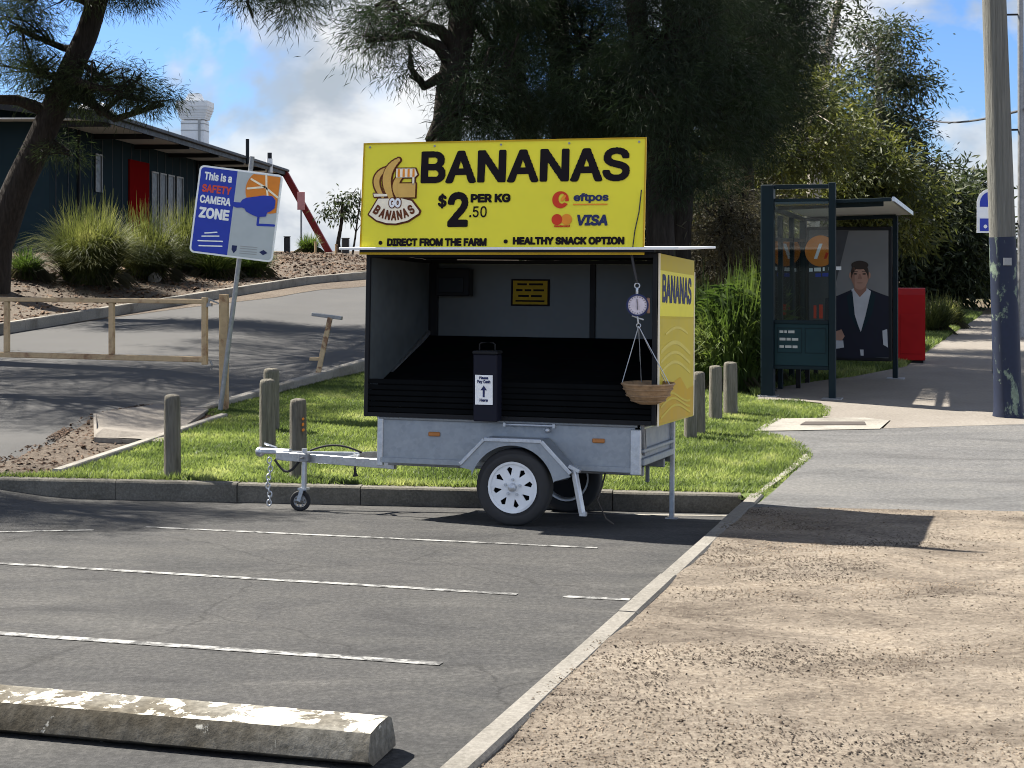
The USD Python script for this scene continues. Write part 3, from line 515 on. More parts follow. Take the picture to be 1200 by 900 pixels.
# axle, wheels, guards
WX, WR, WT = 1.345, 0.303, 0.165
def torus_tyre(R, w, rim):
    h = w / 2
    prof = [(rim, -h * .82), (rim + .012, -h * .95), (R * .80, -h), (R * .93, -h * .93), (R * .985, -h * .72), (R, -h * .45), (R, h * .45), (R * .985, h * .72), (R * .93, h * .93), (R * .80, h), (rim + .012, h * .95), (rim, h * .82), (rim - .004, 0), (rim, -h * .82)]
    m = lathe(prof, 48); m.apply_transform(trimesh.transformations.rotation_matrix(-np.pi / 2, [1, 0, 0])); return m
def rim_disc(rim, y):
    disc = Point(0, 0).buffer(rim * .93, quad_segs=16)
    for k in range(8):
        a = k * np.pi / 4 + 0.2
        tri = Polygon([(rim * .50 * math.cos(a), rim * .50 * math.sin(a)), (rim * .74 * math.cos(a - .13), rim * .74 * math.sin(a - .13)), (rim * .80 * math.cos(a), rim * .80 * math.sin(a)), (rim * .74 * math.cos(a + .13), rim * .74 * math.sin(a + .13))]).buffer(.004)
        disc = disc.difference(tri)
    disc = disc.difference(Point(0, 0).buffer(.032))
    return upright(extrude(disc, .012), y)
def wheel(cx, cy, cz, out):
    t = part('wheel', torus_tyre(WR, WT, .2).apply_translation((cx, cy, cz)), 'rubber', tr, smooth=40)
    barrel = lathe([(.201, -WT * .42), (.205, -WT * .46), (.190, -WT * .44), (.184, -WT * .30), (.182, WT * .40), (.201, WT * .42)], 40).apply_transform(trimesh.transformations.rotation_matrix(np.pi / 2, [1, 0, 0]))
    if out > 0: barrel.apply_transform(trimesh.transformations.rotation_matrix(np.pi, [0, 0, 1]))
    part('rim', cat(barrel.apply_translation((cx, cy, cz)), rim_disc(.197, 0).apply_translation((cx, cy + out * .045, cz))), 'rim_white', t, smooth=30)
    hub = lathe([(.001, .045), (.018, .043), (.03, .034), (.034, .0), (.034, -.02)], 20).apply_transform(trimesh.transformations.rotation_matrix(np.pi / 2, [1, 0, 0])).apply_translation((cx, cy + out * .055, cz))
    nuts = [cyl((cx + .062 * math.cos(a), cy + out * .052, cz + .062 * math.sin(a)), (cx + .062 * math.cos(a), cy + out * .075, cz + .062 * math.sin(a)), .011, 6) for a in np.arange(5) * 2 * np.pi / 5 + .3]
    part('hub', cat(hub, nuts), 'bright_steel', t, smooth=40)
    part('disc_backing', cyl((cx, cy - out * .01, cz), (cx, cy - out * .03, cz), .178, 24), 'black_metal', t)
WY = TY0 - .155
gz = tdrop(WX, WY) ; wheel(WX, WY, gz + WR - .004, -1)
WY2 = TY1 + .155; gz2 = tdrop(WX, WY2); wheel(WX, WY2, gz2 + WR - .004, 1)
part('axle', cyl((WX, WY + .05, gz + WR), (WX, WY2 - .05, gz2 + WR), .022, 12), 'dull_steel', tr)
for y in (.27, 1.08):
    arc = [(WX - .36 + .72 * k / 10, y, TZ0 - .09 - .09 * math.sin(math.pi * k / 10)) for k in range(11)]
    part('leaf_spring', cat([bar(a, b, .045, .018) for a, b in zip(arc[:-1], arc[1:])], box(WX - .37, WX - .33, y - .02, y + .02, TZ0 - .11, TZ0 - .05), box(WX + .33, WX + .37, y - .02, y + .02, TZ0 - .11, TZ0 - .05)), 'black_metal', tr)
def guard(s, yin, zo):
    prof = [(-.43, .17), (-.235, .372), (.235, .372), (.475, .13)]
    yo = yin + s * .225
    top = [bar((WX + a[0], (yin + yo) / 2, zo + a[1]), (WX + b[0], (yin + yo) / 2, zo + b[1]), .225, .008, .0) for a, b in zip(prof[:-1], prof[1:])]
    lip = [bar((WX + a[0], yo, zo + a[1] - .008), (WX + b[0], yo, zo + b[1] - .008), .016, .03, .004) for a, b in zip(prof[:-1], prof[1:])]
    arc = [(.345 * math.cos(a), .345 * math.sin(a) - .02) for a in np.linspace(.2, math.pi - .28, 26)]
    skirt = Polygon([(.475, .10), (.235, .362), (-.235, .362), (-.43, .14)] + [(-.335, .12)] + [p for p in arc[::-1] if p[1] < .355] + [(.345, .06)]).buffer(0)
    back = upright(extrude(skirt, .006), 0).apply_translation((WX, yin + s * .012, zo))
    fr = upright(extrude(skirt, .006), 0).apply_translation((WX, yo - s * .006, zo))
    g = part('mudguard', cat(top, fr), 'galvanised', tr); part('guard_lip', lip, 'bright_steel', g); return g
guard(-1, TY0 - .016, gz + WR); guard(1, TY1 + .016, gz + WR)
part('mud_strut', cat(bar((WX + .49, TY0 - .20, TZ0 + .0), (WX + .565, TY0 - .22, TZ0 - .34), .05, .04, .006), bar((WX + .45, TY0 - .20, TZ0 + .02), (WX + .54, TY0 - .20, TZ0 - .02), .06, .03, .004), box(WX + .545, WX + .60, TY0 - .245, TY0 - .195, TZ0 - .36, TZ0 - .325, .004)), 'bright_steel', tr)
sx, sy = 2.325, 1.24; sg = tdrop(sx, sy)
part('stand_leg', cat(box(sx - .02, sx + .02, sy - .02, sy + .02, sg + .006, TZ1 + .07, .004), box(sx - .05, sx + .05, sy - .05, sy + .05, sg, sg + .008)), 'bright_steel', tr)
sx2, sy2 = 2.12, 1.2
part('stand_leg', cat(box(sx2 - .016, sx2 + .016, sy2 - .016, sy2 + .016, TZ0 - .22, TZ0 - .02, .003)), 'dull_steel', tr)
# drawbar
TIP = (-1.16, .68)
part('drawbar', cat(bar((TX0 + .05, .30, .375), (TIP[0] + .08, TIP[1] - .03, .375), .045, .075, .004), bar((TX0 + .05, 1.06, .375), (TIP[0] + .08, TIP[1] + .03, .375), .045, .075, .004),
                    bar((-.38, .45, .375), (-.38, .91, .375), .05, .05, .004), bar((-.2, .39, .40), (-.34, .62, .40), .012, .05), bar((-.2, .97, .40), (-.34, .74, .40), .012, .05)), 'bright_steel', tr)
part('coupling', cat(box(TIP[0] - .10, TIP[0] + .20, TIP[1] - .035, TIP[1] + .035, .385, .435, .012), trimesh.creation.icosphere(2, .045).apply_translation((TIP[0] - .1, TIP[1], .40)), bar((TIP[0] + .06, TIP[1], .44), (TIP[0] - .06, TIP[1], .475), .03, .014, .004)), 'bright_steel', tr, smooth=35)
jx, jy = -.78, .50; jg = tdrop(jx, jy)
jw = part('jockey_wheel', torus_tyre(.088, .045, .055).apply_transform(trimesh.transformations.rotation_matrix(.35, [0, 0, 1])).apply_translation((jx, jy, jg + .087)), 'rubber', tr, smooth=40)
part('jockey_rim', rim_disc(.056, 0).apply_transform(trimesh.transformations.rotation_matrix(.35, [0, 0, 1])).apply_translation((jx, jy - .012, jg + .087)), 'dull_steel', jw)
part('jockey_stem', cat(cyl((jx + .03, jy, jg + .19), (jx + .03, jy, .46), .024, 14), bar((jx - .005, jy - .035, jg + .087), (jx + .03, jy - .035, jg + .20), .006, .035), bar((jx - .005, jy + .035, jg + .087), (jx + .03, jy + .035, jg + .20), .006, .035), box(jx - .01, jx + .07, jy - .04, jy + .04, jg + .185, jg + .20)), 'bright_steel', jw, smooth=40)
part('jockey_clamp', cat(box(jx - .015, jx + .075, jy - .03, jy + .06, .35, .42, .006), cyl((jx + .03, jy - .03, .385), (jx + .03, jy - .10, .385), .008, 8)), 'dull_steel', tr)
gz_t = tdrop(-1.13, .62); ch = []
for k, z in enumerate(np.arange(.335, gz_t + .02, -.037)):
    link = trimesh.creation.torus(.019, .0058, major_sections=12, minor_sections=6); link.apply_scale((1, 1.35, 1)); link.apply_transform(trimesh.transformations.rotation_matrix(np.pi / 2, [1, 0, 0]))
    link.apply_transform(trimesh.transformations.rotation_matrix(k * np.pi / 2 + .3, [0, 0, 1])); link.apply_translation((-1.13 + .012 * math.sin(k * .9), .60, z)); ch.append(link)
part('safety_chain', ch, 'bright_steel', tr, smooth=True)
th = np.linspace(0, np.pi, 14)
part('brake_cable', cat(tube([(-1.08 + .24 * k / 13, .60, .345 - .10 * math.sin(a)) for k, a in enumerate(th)], .011, 8), tube([(-.72 + .44 * k / 13, .55 + .1 * k / 13, .42 + .07 * math.sin(a * .85 + .3)) for k, a in enumerate(th)], .009, 8), tube([(-.28, .5, .34), (-.275, .5, .27), (-.27, .5, .24)], [.008, .014, .028], 8)), 'rubber', tr, smooth=True)
part('plug_lead', cat(tube([tw_ for tw_ in [(2.02, .1, TZ0 - .05), (2.0, .08, .30), (1.97, .05, .19), (2.02, 0, .12), (2.06, -.03, .06), (2.12, -.02, .02)]], .007, 6)), 'lid_steel', tr, smooth=True)

# stall body
BX, BY, BZ0, BZ1 = 2.44, 1.50, 0.79, 2.13
posts = [box(x, x + .035, y, y + .035, BZ0, BZ1, .003) for x in (0, BX - .035) for y in (0, BY - .035)]
part('body_frame', cat(posts, box(.035, BX - .035, 0, .035, BZ0, BZ0 + .035), box(.035, BX - .035, BY - .035, BY, BZ0, BZ0 + .035), box(.035, BX - .035, 0, .035, BZ1 - .035, BZ1), box(.035, BX - .035, BY - .035, BY, BZ1 - .035, BZ1),
                       box(0, .035, .035, BY - .035, BZ0, BZ0 + .035), box(BX - .035, BX, .035, BY - .035, BZ0, BZ0 + .035), box(0, .035, .035, BY - .035, BZ1 - .035, BZ1), box(BX - .035, BX, .035, BY - .035, BZ1 - .035, BZ1)), 'black_metal', tr)
part('body_floor', box(.036, BX - .036, .036, BY - .036, BZ0 + .002, BZ0 + .02), 'black_board', tr)
part('left_wall', box(.004, .014, .036, BY - .036, BZ0 + .036, BZ1 - .036), 'inner_wall', tr); part('right_wall', box(BX - .016, BX - .006, .036, BY - .036, BZ0 + .036, BZ1 - .036), 'black_board', tr)
part('back_wall', box(.036, 1.535, BY - .03, BY - .02, BZ0 + .036, BZ1 - .036), 'inner_wall', tr); part('back_wall', box(1.575, BX - .036, BY - .03, BY - .02, BZ0 + .036, BZ1 - .036), 'inner_wall', tr)
part('back_batten', cat(box(1.53, 1.58, BY - .05, BY - .012, BZ0 + .036, BZ1 - .036, .003), box(.036, .11, BY - .06, BY - .031, BZ0 + .3, BZ1 - .036, .003)), 'black_metal', tr)
for k in range(6):
    z = BZ0 + .038 + k * .046
    part('front_slat', box(.036, BX - .036, .006, .024, z, z + .040, .004), 'black_board', tr)
for k in range(11):                                           # sloping display shelf of black boards
    y0, z0 = .04 + k * .128, .985 + k * .043
    part('shelf_board', bar((.018, y0 + .06, z0), (BX - .04, y0 + .06, z0), .131, .016, .002, up=(0, -.318, .948)), 'black_board', tr)
part('shelf_edge', bar((.03, .05, .93), (.03, 1.44, 1.47), .03, .04, .004), 'dull_steel', tr)
part('ceiling_panel', box(.02, BX - .02, .02, BY - .02, BZ1 + .002, BZ1 + .012), 'black_board', tr)
rf = part('roof', bar((-.20, .72, BZ1 + .075), (BX + .19, .72, BZ1 + .075), 1.66, .022, .004, up=(0, -.052, .9986)), 'white_paint', tr)
part('roof_trim', cat(box(-.2, -.17, -.095, -.085, BZ1 + .018, BZ1 + .046), bar((-.02, -.085, BZ1 + .018), (BX + .0, -.085, BZ1 + .018), .02, .03)), 'black_metal', tr)
part('wall_screen', cat(box(.13, .45, BY - .18, BY - .06, 1.80, 2.05, .008)), 'black_metal', tr)
part('screen_face', box(.16, .40, BY - .19, BY - .18, 1.83, 1.97, .004), 'window_dark', tr)
nb = part('notice_board', box(.80, 1.16, BY - .042, BY - .031, 1.72, 1.96, .003), 'print_black', tr)
part('notice_face', box(.82, 1.14, BY - .046, BY - .042, 1.735, 1.945), 'notice_ochre', nb)
part('notice_lettering', cat([box(a, b, BY - .048, BY - .0462, z, z + .018) for a, b, z in ((.86, .95, 1.905), (.97, 1.10, 1.905), (.85, .91, 1.852), (.93, .99, 1.852), (1.01, 1.11, 1.852), (.87, .97, 1.80), (.99, 1.09, 1.80))], box(.845, 1.115, BY - .048, BY - .0462, 1.757, 1.772)), 'print_black', nb)

# the big sign, leaning back a touch
SX0, SX1, SZ0, SZ1 = -.02, 2.345, 2.125, 3.03
LEAN = .055
def on_sign(shape, d=.0025, off=0.004):
    m = upright(extrude(shape, d), 0)
    z = m.vertices[:, 2].copy(); m.vertices[:, 1] += -.075 - off + (z - SZ0) * LEAN; return m
sg_ = part('sign_board', cat(on_sign(sbox(SX0, SZ0, SX1, SZ1), .02, -.018)), 'sign_yellow', tr)
part('sign_backing', on_sign(sbox(SX0 + .01, SZ0 + .01, SX1 - .01, SZ1 - .01), .002, -.0225), 'dull_steel', sg_)  # unseen grey sheet, added so the shelter glass reflects no yellow
part('sign_trim', cat(on_sign(sbox(SX0 - .008, SZ0 - .012, SX1 + .008, SZ0 + .008), .02, -.012), on_sign(sbox(SX0 - .008, SZ1 - .004, SX1 + .008, SZ1 + .006), .02, -.012), on_sign(sbox(SX0 - .008, SZ0, SX0 + .003, SZ1), .02, -.012), on_sign(sbox(SX1 - .003, SZ0, SX1 + .008, SZ1), .02, -.012)), 'side_gold', sg_)
for k in range(5):
    for zz in (SZ0 + .03, SZ1 - .03): part('screw', on_sign(Point(SX0 + .05 + k * (SX1 - SX0 - .1) / 4, zz).buffer(.009, quad_segs=4), .003), 'dull_steel', sg_)
part('sign_brace', cat([bar((x, -.04, SZ0 + .05), (x, .55, BZ1 + .10), .03, .03) for x in (.3, 2.0)], [bar((x, -.03, SZ0 + .0), (x, .0, SZ1 - .1), .03, .03) for x in (.3, 2.0)]), 'dull_steel', sg_)
PXM = (SX1 - SX0) / 331.0                                    # metres per photo pixel across the sign
def SP(px, py): return SX0 + (px - 421) * PXM, SZ1 - (py - (168 - (px - 421) * .015)) * (SZ1 - SZ0) / (125 + (px - 421) * .03)
def word(name, text, px0, px1, base, h, mat_, grow=0.0, bold=False, skew=0):
    x0, z0 = SP(px0, base); x1, _ = SP(px1, base); hm = h * (SZ1 - SZ0) / (125 + ((px0 + px1) / 2 - 421) * .03)
    s = text_poly(text, hm - 2 * grow, grow, bold); s = affinity.scale(s, (x1 - x0) / (s.bounds[2] - s.bounds[0]), 1, origin=(0, 0))
    if skew: s = affinity.skew(s, xs=skew, origin=(0, 0))
    return part(name, on_sign(affinity.translate(s, x0 - s.bounds[0], z0 + grow)), mat_, sg_)
word('heading', 'BANANAS', 491.5, 735.5, 213, 36, 'print_black', .006, True)
word('dollar_sign', '$', 513.5, 524, 241, 13, 'print_black', .003, True)
word('price_digit', '2', 525.5, 550, 263.5, 38, 'print_black', .008, True)
word('price_lettering', 'PER KG', 552.5, 599.5, 236.5, 9.5, 'print_black', .004, True)
word('price_cents', '.50', 551.5, 572, 253.5, 12.5, 'print_black', .0015)
word('slogan', '•  DIRECT FROM THE FARM', 443, 573, 285, 8.5, 'print_black', .004, True)
word('slogan', '•  HEALTHY SNACK OPTION', 593, 731, 285.5, 8.5, 'print_black', .004, True)
word('card_lettering', 'eftpos', 672.5, 712, 236, 8.5, 'print_navy', .002, True)
x0, z0 = SP(672, 239.5); x1, z1 = SP(711, 241); part('card_underline', on_sign(sbox(x0, z1, x1, z0)), 'print_orange', sg_)
word('card_lettering', 'VISA', 677, 713, 264.5, 12, 'print_navy', .004, True, 8)
cx, cz = SP(657.5, 234.5)
ring = Point(cx, cz).buffer(.068).difference(affinity.translate(affinity.scale(Point(cx, cz).buffer(.036), .8, 1.1), .012, .008)).difference(Polygon([(cx + .005, cz - .012), (cx + .09, cz - .045), (cx + .09, cz - .012)]))
part('card_emblem', on_sign(ring), 'print_red', sg_)
part('card_emblem', on_sign(affinity.rotate(affinity.scale(Point(cx + .022, cz + .012).buffer(.03), .45, 1.0), -35), .0025, .006), 'print_orange', sg_)
ax, az = SP(654, 257.5); bx, bz = SP(665, 257.5)
part('card_emblem', on_sign(Point(ax, az).buffer(.044)), 'print_red', sg_); part('card_emblem', on_sign(Point(bx, bz).buffer(.044).difference(Point(ax, az).buffer(.044)).union(Point(bx, bz).buffer(.03).intersection(Point(ax, az).buffer(.047)))), 'print_orange', sg_)
word('card_small_print', 'mastercard', 651, 669, 266.2, 2.6, 'print_red', .0012)
# emblem: a bunch of bananas beside a striped stall over a lettered fan
def SQ(pts): return Polygon([SP(*p) for p in pts])
def banana(p0, p1, p2, w):
    f = np.linspace(0, 1, 15); q = np.outer((1 - f) ** 2, p0) + np.outer(2 * f * (1 - f), p1) + np.outer(f ** 2, p2)
    return shapely.union_all([LineString([SP(*a), SP(*b)]).buffer((1.3 + (w - 1.3) * math.sin(math.pi * (k + .5) / 14) ** .7) * PXM) for k, (a, b) in enumerate(zip(q[:-1], q[1:]))])
bunch = [banana((449, 197), (428, 207), (446, 229), 3.4), banana((470, 204), (455, 214), (467, 232), 3.6), banana((464, 187), (440, 203), (459, 234), 5.0)]
fan = SQ([(441, 231), (432, 246), (430, 249), (440, 256), (452, 259.5), (464, 260), (478, 257), (491, 249), (492, 246), (482, 234), (470, 231), (455, 231)])
stallbits = [SQ([(462, 197), (485, 197), (488, 204), (485, 207), (462, 207)]), SQ([(464, 214), (486, 214), (486, 230), (466, 230)]), SQ([(482, 206), (484.5, 206), (484.5, 216), (482, 216)]), SQ([(435, 225.5), (452, 226), (452, 228.5), (436, 229)])]
dark = shapely.union_all([b.buffer(.014) for b in bunch] + [fan.buffer(.013)] + [s.buffer(.011) for s in stallbits] + [SQ([(462, 183), (467, 184), (467, 188), (463, 189)])])
part('emblem_outline', on_sign(dark), 'print_brown', sg_)
for k, b in enumerate(bunch):
    part('emblem_banana_outline', on_sign(b.buffer(.007), .001, .0063 + .0026 * k), 'print_brown', sg_); part('emblem_banana', on_sign(b, .001, .0076 + .0026 * k), 'print_tan', sg_)
part('emblem_fan', on_sign(fan.buffer(-.002), .002, .0140), 'print_cream', sg_)
part('emblem_awning', on_sign(stallbits[0].union(stallbits[2]).union(stallbits[3]), .002, .0150), 'print_cream', sg_)
part('emblem_counter', on_sign(stallbits[1], .002, .0150), 'print_tan', sg_)
part('emblem_stripes', cat([on_sign(SQ([(464 + 6 * k, 197.5), (466.5 + 6 * k, 197.5), (466.8 + 6 * k, 206.5), (464 + 6 * k, 206.5)]), .002, .0166) for k in range(4)]), 'print_orange', sg_)
lets = []
for k, c in enumerate('BANANAS'):
    a = (k - 3) / 3.0; px, py = 461 + a * 23.5, 255.5 - 7.5 * a * a
    s = text_poly(c, .068, .004, True); s = affinity.scale(s, .046 / max(s.bounds[2], .01), 1, origin=(0, 0)); s = affinity.rotate(s, a * 34, origin=(.023, 0)); X0, Z0 = SP(px, py)
    lets.append(on_sign(affinity.translate(s, X0 - .023, Z0), .002, .0158))
part('emblem_lettering', lets, 'print_brown', sg_)
X0, Z0 = SP(455, 240.5); s = text_poly('GO', .062, .004, True, width=.10)
part('emblem_lettering', on_sign(affinity.translate(s.buffer(.008), X0, Z0), .002, .0162), 'print_brown', sg_); part('emblem_lettering', on_sign(affinity.translate(s, X0, Z0), .002, .0180), 'print_white', sg_)
part('sign_cord', tube([tuple(np.array([SX1 - .02 - .05 * f, -.095 + (z - SZ0) * LEAN, z])) for f, z in ((0, 2.62), (.3, 2.45), (.9, 2.30), (1.2, 2.16))], .005, 6), 'wire_black', sg_)

# yellow panel on the right end, printed
def on_side(shape, off=0.0, d=.002):                        # shape in (y, z)
    m = extrude(shape, d); T = np.array([[0, 0, 1, 0], [1, 0, 0, 0], [0, 1, 0, 0], [0, 0, 0, 1.0]]); m.apply_transform(T); m.vertices[:, 0] += BX + off; return m
sp = part('side_sign', cat(on_side(sbox(.035, BZ0 - .005, BY + .0, BZ1), .003, .008)), 'side_yellow', tr)
part('side_band', on_side(sbox(.05, 1.64, BY - .02, 2.0), .0115), 'sign_yellow', sp)
part('side_heading', on_side(affinity.translate(text_poly('BANANAS', .20, .006, True, width=1.22), .14, 1.76), .0140), 'print_navy', sp)
part('side_print', on_side(sbox(.05, 1.00, BY - .02, 1.62), .0115), 'side_cream', sp)
part('side_print', on_side(Polygon([(.05, .80), (.05, 1.02), (.5, 1.10), (.9, 1.14), (1.2, 1.03), (1.48, 1.05), (1.48, .80)]), .0140), 'side_gold', sp)
arcs = [LineString([(.12 + 1.2 * k / 20, 1.30 + dz + .07 * math.sin(math.pi * k / 20 * 1.15)) for k in range(21)]).buffer(.012 + .004 * (dz > 0)) for dz in (.06, -.02, -.10)] + [LineString([(.3 + .9 * k / 20, 1.50 + .05 * math.sin(math.pi * k / 20)) for k in range(21)]).buffer(.01)]
part('side_print', cat([on_side(a, .0140) for a in arcs]), 'side_arc', sp)
part('side_print', cat([on_side(LineString([(.12 + 1.2 * k / 20, .93 + dz + .05 * math.sin(math.pi * k / 14 + dz * 9)) for k in range(21)]).buffer(.009), .0165) for dz in (-.06, .0, .05)]), 'side_cream', sp)
part('side_edge', cat(on_side(sbox(.02, BZ0 - .005, .042, BZ1), .006, .012), on_side(sbox(BY - .01, BZ0, BY + .012, BZ1 - .1), .006, .012)), 'print_cream', sp)

# cash box in the stall (stands on the floor behind the front slats)
cb = tw((.985, -.012, BZ0 + .035))
cash = thing('payment_box', 'narrow dark upright payment box with a white notice and carry handle', 'payment box', cb, TYAW)
part('box_body', cat(box(0, .20, -.10, .028, -.035, .50, .008)), 'dark_blue_box', cash)
part('lid', box(-.006, .206, -.106, .034, .50, .525, .006), 'black_metal', cash)
part('handle', tube([(.035, -.04, .525), (.035, -.04, .575), (.05, -.04, .588), (.15, -.04, .588), (.165, -.04, .575), (.165, -.04, .525)], .006, 8), 'black_metal', cash, smooth=True)
nt = part('notice', box(.018, .165, -.104, -.101, .10, .335), 'print_white', cash)
part('notice_lettering', cat(*[upright(extrude(affinity.translate(text_poly(s, h, .0012, True, width=w), .0915 - w / 2, z), .001), -.1045) for s, h, w, z in (('Please', .020, .075, .303), ('Pay Cash', .022, .11, .272), ('Here', .022, .07, .125))],
                                upright(extrude(Polygon([(.083, .16), (.10, .16), (.10, .215), (.118, .215), (.0915, .252), (.065, .215), (.083, .215)]), .001), -.1045)), 'print_navy', nt)

# hanging scale
hk = np.array(tw((2.285, -.03, BZ1 - .02)))
sc = thing('hanging_scale', 'round white dial scale hanging from the stall roof with wide wicker pan', 'scale', hk)
part('strap', tube([(-.05, -.0, .12), (-.045, -.01, .02), (-.02, -.02, -.12), (0, -.02, -.21)], .011, 8), 'wire_black', sc, smooth=True)
part('swivel', cat(trimesh.creation.torus(.02, .006, major_sections=16, minor_sections=8).apply_transform(trimesh.transformations.rotation_matrix(np.pi / 2, [1, 0, 0])).apply_translation((0, -.02, -.235)), cyl((0, -.02, -.25), (0, -.02, -.31), .012, 10)), 'bright_steel', sc, smooth=True)
Rx = trimesh.transformations.rotation_matrix(np.pi / 2, [1, 0, 0])
dl = part('dial', lathe([(.001, -.03), (.07, -.03), (.082, -.02), (.084, .02), (.078, .03), (.070, .026), (.001, .024)], 36).apply_transform(Rx).apply_translation((0, -.03, -.385)), 'white_paint', sc, smooth=35)
part('dial_ring', lathe([(.074, .026), (.085, .026), (.087, .034), (.074, .036), (.074, .026)], 36).apply_transform(Rx).apply_translation((0, -.03, -.385)), 'print_navy', dl, smooth=35)
part('dial_face', lathe([(.001, .030), (.072, .030), (.072, .027), (.001, .027)], 36).apply_transform(Rx).apply_translation((0, -.03, -.385)), 'dial_face', dl)
part('dial_marks', cat([bar((.058 * math.sin(a), -.0615, -.385 + .058 * math.cos(a)), (.068 * math.sin(a), -.0615, -.385 + .068 * math.cos(a)), .003, .003) for a in np.arange(20) * np.pi / 10]), 'print_black', dl)
part('pointer', bar((0.002, -.064, -.42), (-.004, -.064, -.335), .016, .003), 'print_black', dl)
part('side_plate', box(.075, .10, -.03, .02, -.45, -.33, .006), 'skin_print', sc)
part('lower_hook', cat(cyl((0, -.02, -.465), (.01, -.02, -.53), .008, 8), trimesh.creation.torus(.016, .005, major_sections=14, minor_sections=6).apply_transform(Rx).apply_translation((.012, -.02, -.545)), bar((-.04, -.02, -.468), (.05, -.02, -.50), .01, .012)), 'bright_steel', sc, smooth=True)
pc = np.array([.085, -.03, -1.0])
for a in (2.95, 5.6, .75, 1.75):
    part('wire', tube([(.012, -.02, -.55), tuple(pc + np.array([.205 * math.cos(a), .19 * math.sin(a), .0]))], .0035, 5), 'bright_steel', sc)
pan = part('pan', lathe([(.001, -.155), (.07, -.155), (.12, -.135), (.165, -.085), (.19, -.03), (.205, .0), (.213, .004), (.208, .012), (.198, .004), (.183, -.03), (.156, -.08), (.112, -.126), (.06, -.145), (.001, -.146)], 40).apply_translation(pc), 'wicker', sc, smooth=40)
part('weave_band', cat([trimesh.creation.torus(r, .006, major_sections=40, minor_sections=6).apply_translation(pc + np.array([0, 0, z])) for r, z in ((.206, .002), (.192, -.035), (.170, -.085), (.135, -.125))]), 'wicker', pan, smooth=True)

# ------------------------------------------------------------------ timber bollards
def make_bollard(name, x, y, h, r, label, group):
    z = lz(x, y); rng = np.random.default_rng(int(abs(x * 1000 + y * 77)))
    t = thing(name, label, 'bollard', (x, y, z), rng.uniform(0, 360), group)
    prof = [(r * 1.03, -.2), (r * 1.02, 0.02), (r, h * .5), (r * .97, h - .05), (r * .93, h - .03)]
    m = lathe(prof + [(r * .93, h - .03)], 14); m.vertices[:, :2] *= (1 + .05 * (meshkit.noise(m.vertices * np.array([18, 18, 1.3]), 4)[:, None] - .5))
    part('post', m, 'grey_timber', t, smooth=45)
    c = lathe([(r * .93, h - .03), (r * .90, h - .012), (r * .72, h - .002), (r * .4, h + .004), (.001, h + .005)], 14); c.vertices[:, 2] += .01 * (meshkit.noise(c.vertices * 30, 5) - .5)
    part('weathered_top', c, 'grey_timber', t, smooth=45); return t
for px, py, top, w, lab in ((202, 559, 463, 19.5, 'grey timber bollard nearest the road, alone on the left of the lawn'), (313.5, 527, 445, 19, 'grey timber bollard above the tip of the trailer drawbar'),
                            (318, 504, 432, 19, 'grey timber bollard half hidden behind the one above the drawbar tip'), (349.5, 560, 468, 20, 'grey timber bollard behind the jockey wheel of the trailer'),
                            (809, 513, 444, 15, 'grey timber bollard closest to the yellow side panel of the trailer'), (819.5, 508, 436, 14, 'grey timber bollard second from the yellow side panel'),
                            (838.5, 491, 429, 15.5, 'grey timber bollard second from the bus shelter'), (856, 485, 424.5, 16.5, 'grey timber bollard nearest the bus shelter pillar')):
    p = gp(px, py); ppm = F / p[1]; tb = make_bollard('timber_bollard', p[0], p[1], (py - top) / ppm, w / 2 / ppm, lab, 'bollards round the lawn')
    if px == 349.5:
        a_ = -math.radians(tb.GetAttribute('xformOp:rotateZ').Get()); Rz = trimesh.transformations.rotation_matrix(a_, [0, 0, 1])
        for zz, hh2, ww in ((.44, .025, .022), (.49, .03, .018), (.545, .022, .02)): part('tape_scrap', box(.045, .045 + ww, -w / 2 / ppm - .012, -w / 2 / ppm + .03, zz, zz + hh2, .006).apply_transform(Rz), 'sign_orange', tb, label='torn scrap of orange tape')

# ------------------------------------------------------------------ boom gate, its post, a leaning post
gpost = gp(262.5, 480); D = gpost[1]
t = thing('gate_post', 'cream painted square gate post with a latch beside the camera zone sign', 'gate post', gpost)
hp = (480 - 345) * D / F; part('post', box(-.055, .055, -.05, .05, -.2, hp, .008), 'gate_paint', t); part('latch', cat(bar((-.05, -.01, hp - .12), (-.19, -.02, hp - .06), .03, .02, .003), bar((-.17, -.02, hp - .06), (-.21, -.02, hp - .16), .03, .02)), 'dull_steel', t)
gt_d = -RV                                                       # the gate lies across the road
ge = at(240, 350, D)[:2]; zt = at(240, 350.5, D)[2]; zb = at(240, 424.5, D)[2]
gate = thing('boom_gate', 'low cream steel swing gate with chipped paint across the side road', 'gate', (ge[0], ge[1], zb), math.degrees(math.atan2(RV[1], RV[0])))
Lg, hg = 7.6, zt - zb
part('top_rail', box(0, Lg, -.03, .03, hg - .06, hg, .008), 'gate_paint', gate); part('bottom_rail', box(0, Lg, -.03, .03, 0, .07, .008), 'gate_paint', gate)
for x in (.0, 1.33, 2.9, 4.5, 6.1, 7.55): part('upright', box(x - .035, x + .035, -.028, .028, .071 if x else -.03, hg - .061 if x else hg + .02, .006), 'gate_paint', gate)
part('hasp', cat(box(-.10, -.03, -.02, .02, hg - .09, hg - .05), tube([(-.06, -.03, .02), (-.09, -.03, -.04), (-.07, -.03, -.09)], .012, 6)), 'dull_steel', gate)
p = gp(369, 447); ppm = F / p[1]; t = thing('leaning_post', 'old leaning steel post with a short cross bar beside the retaining kerb', 'post', p)
top = at(387, 372, p[1]) - p; part('post', bar((0, 0, -.1), tuple(top), .09, .07, .006), 'rusty_paint', t)
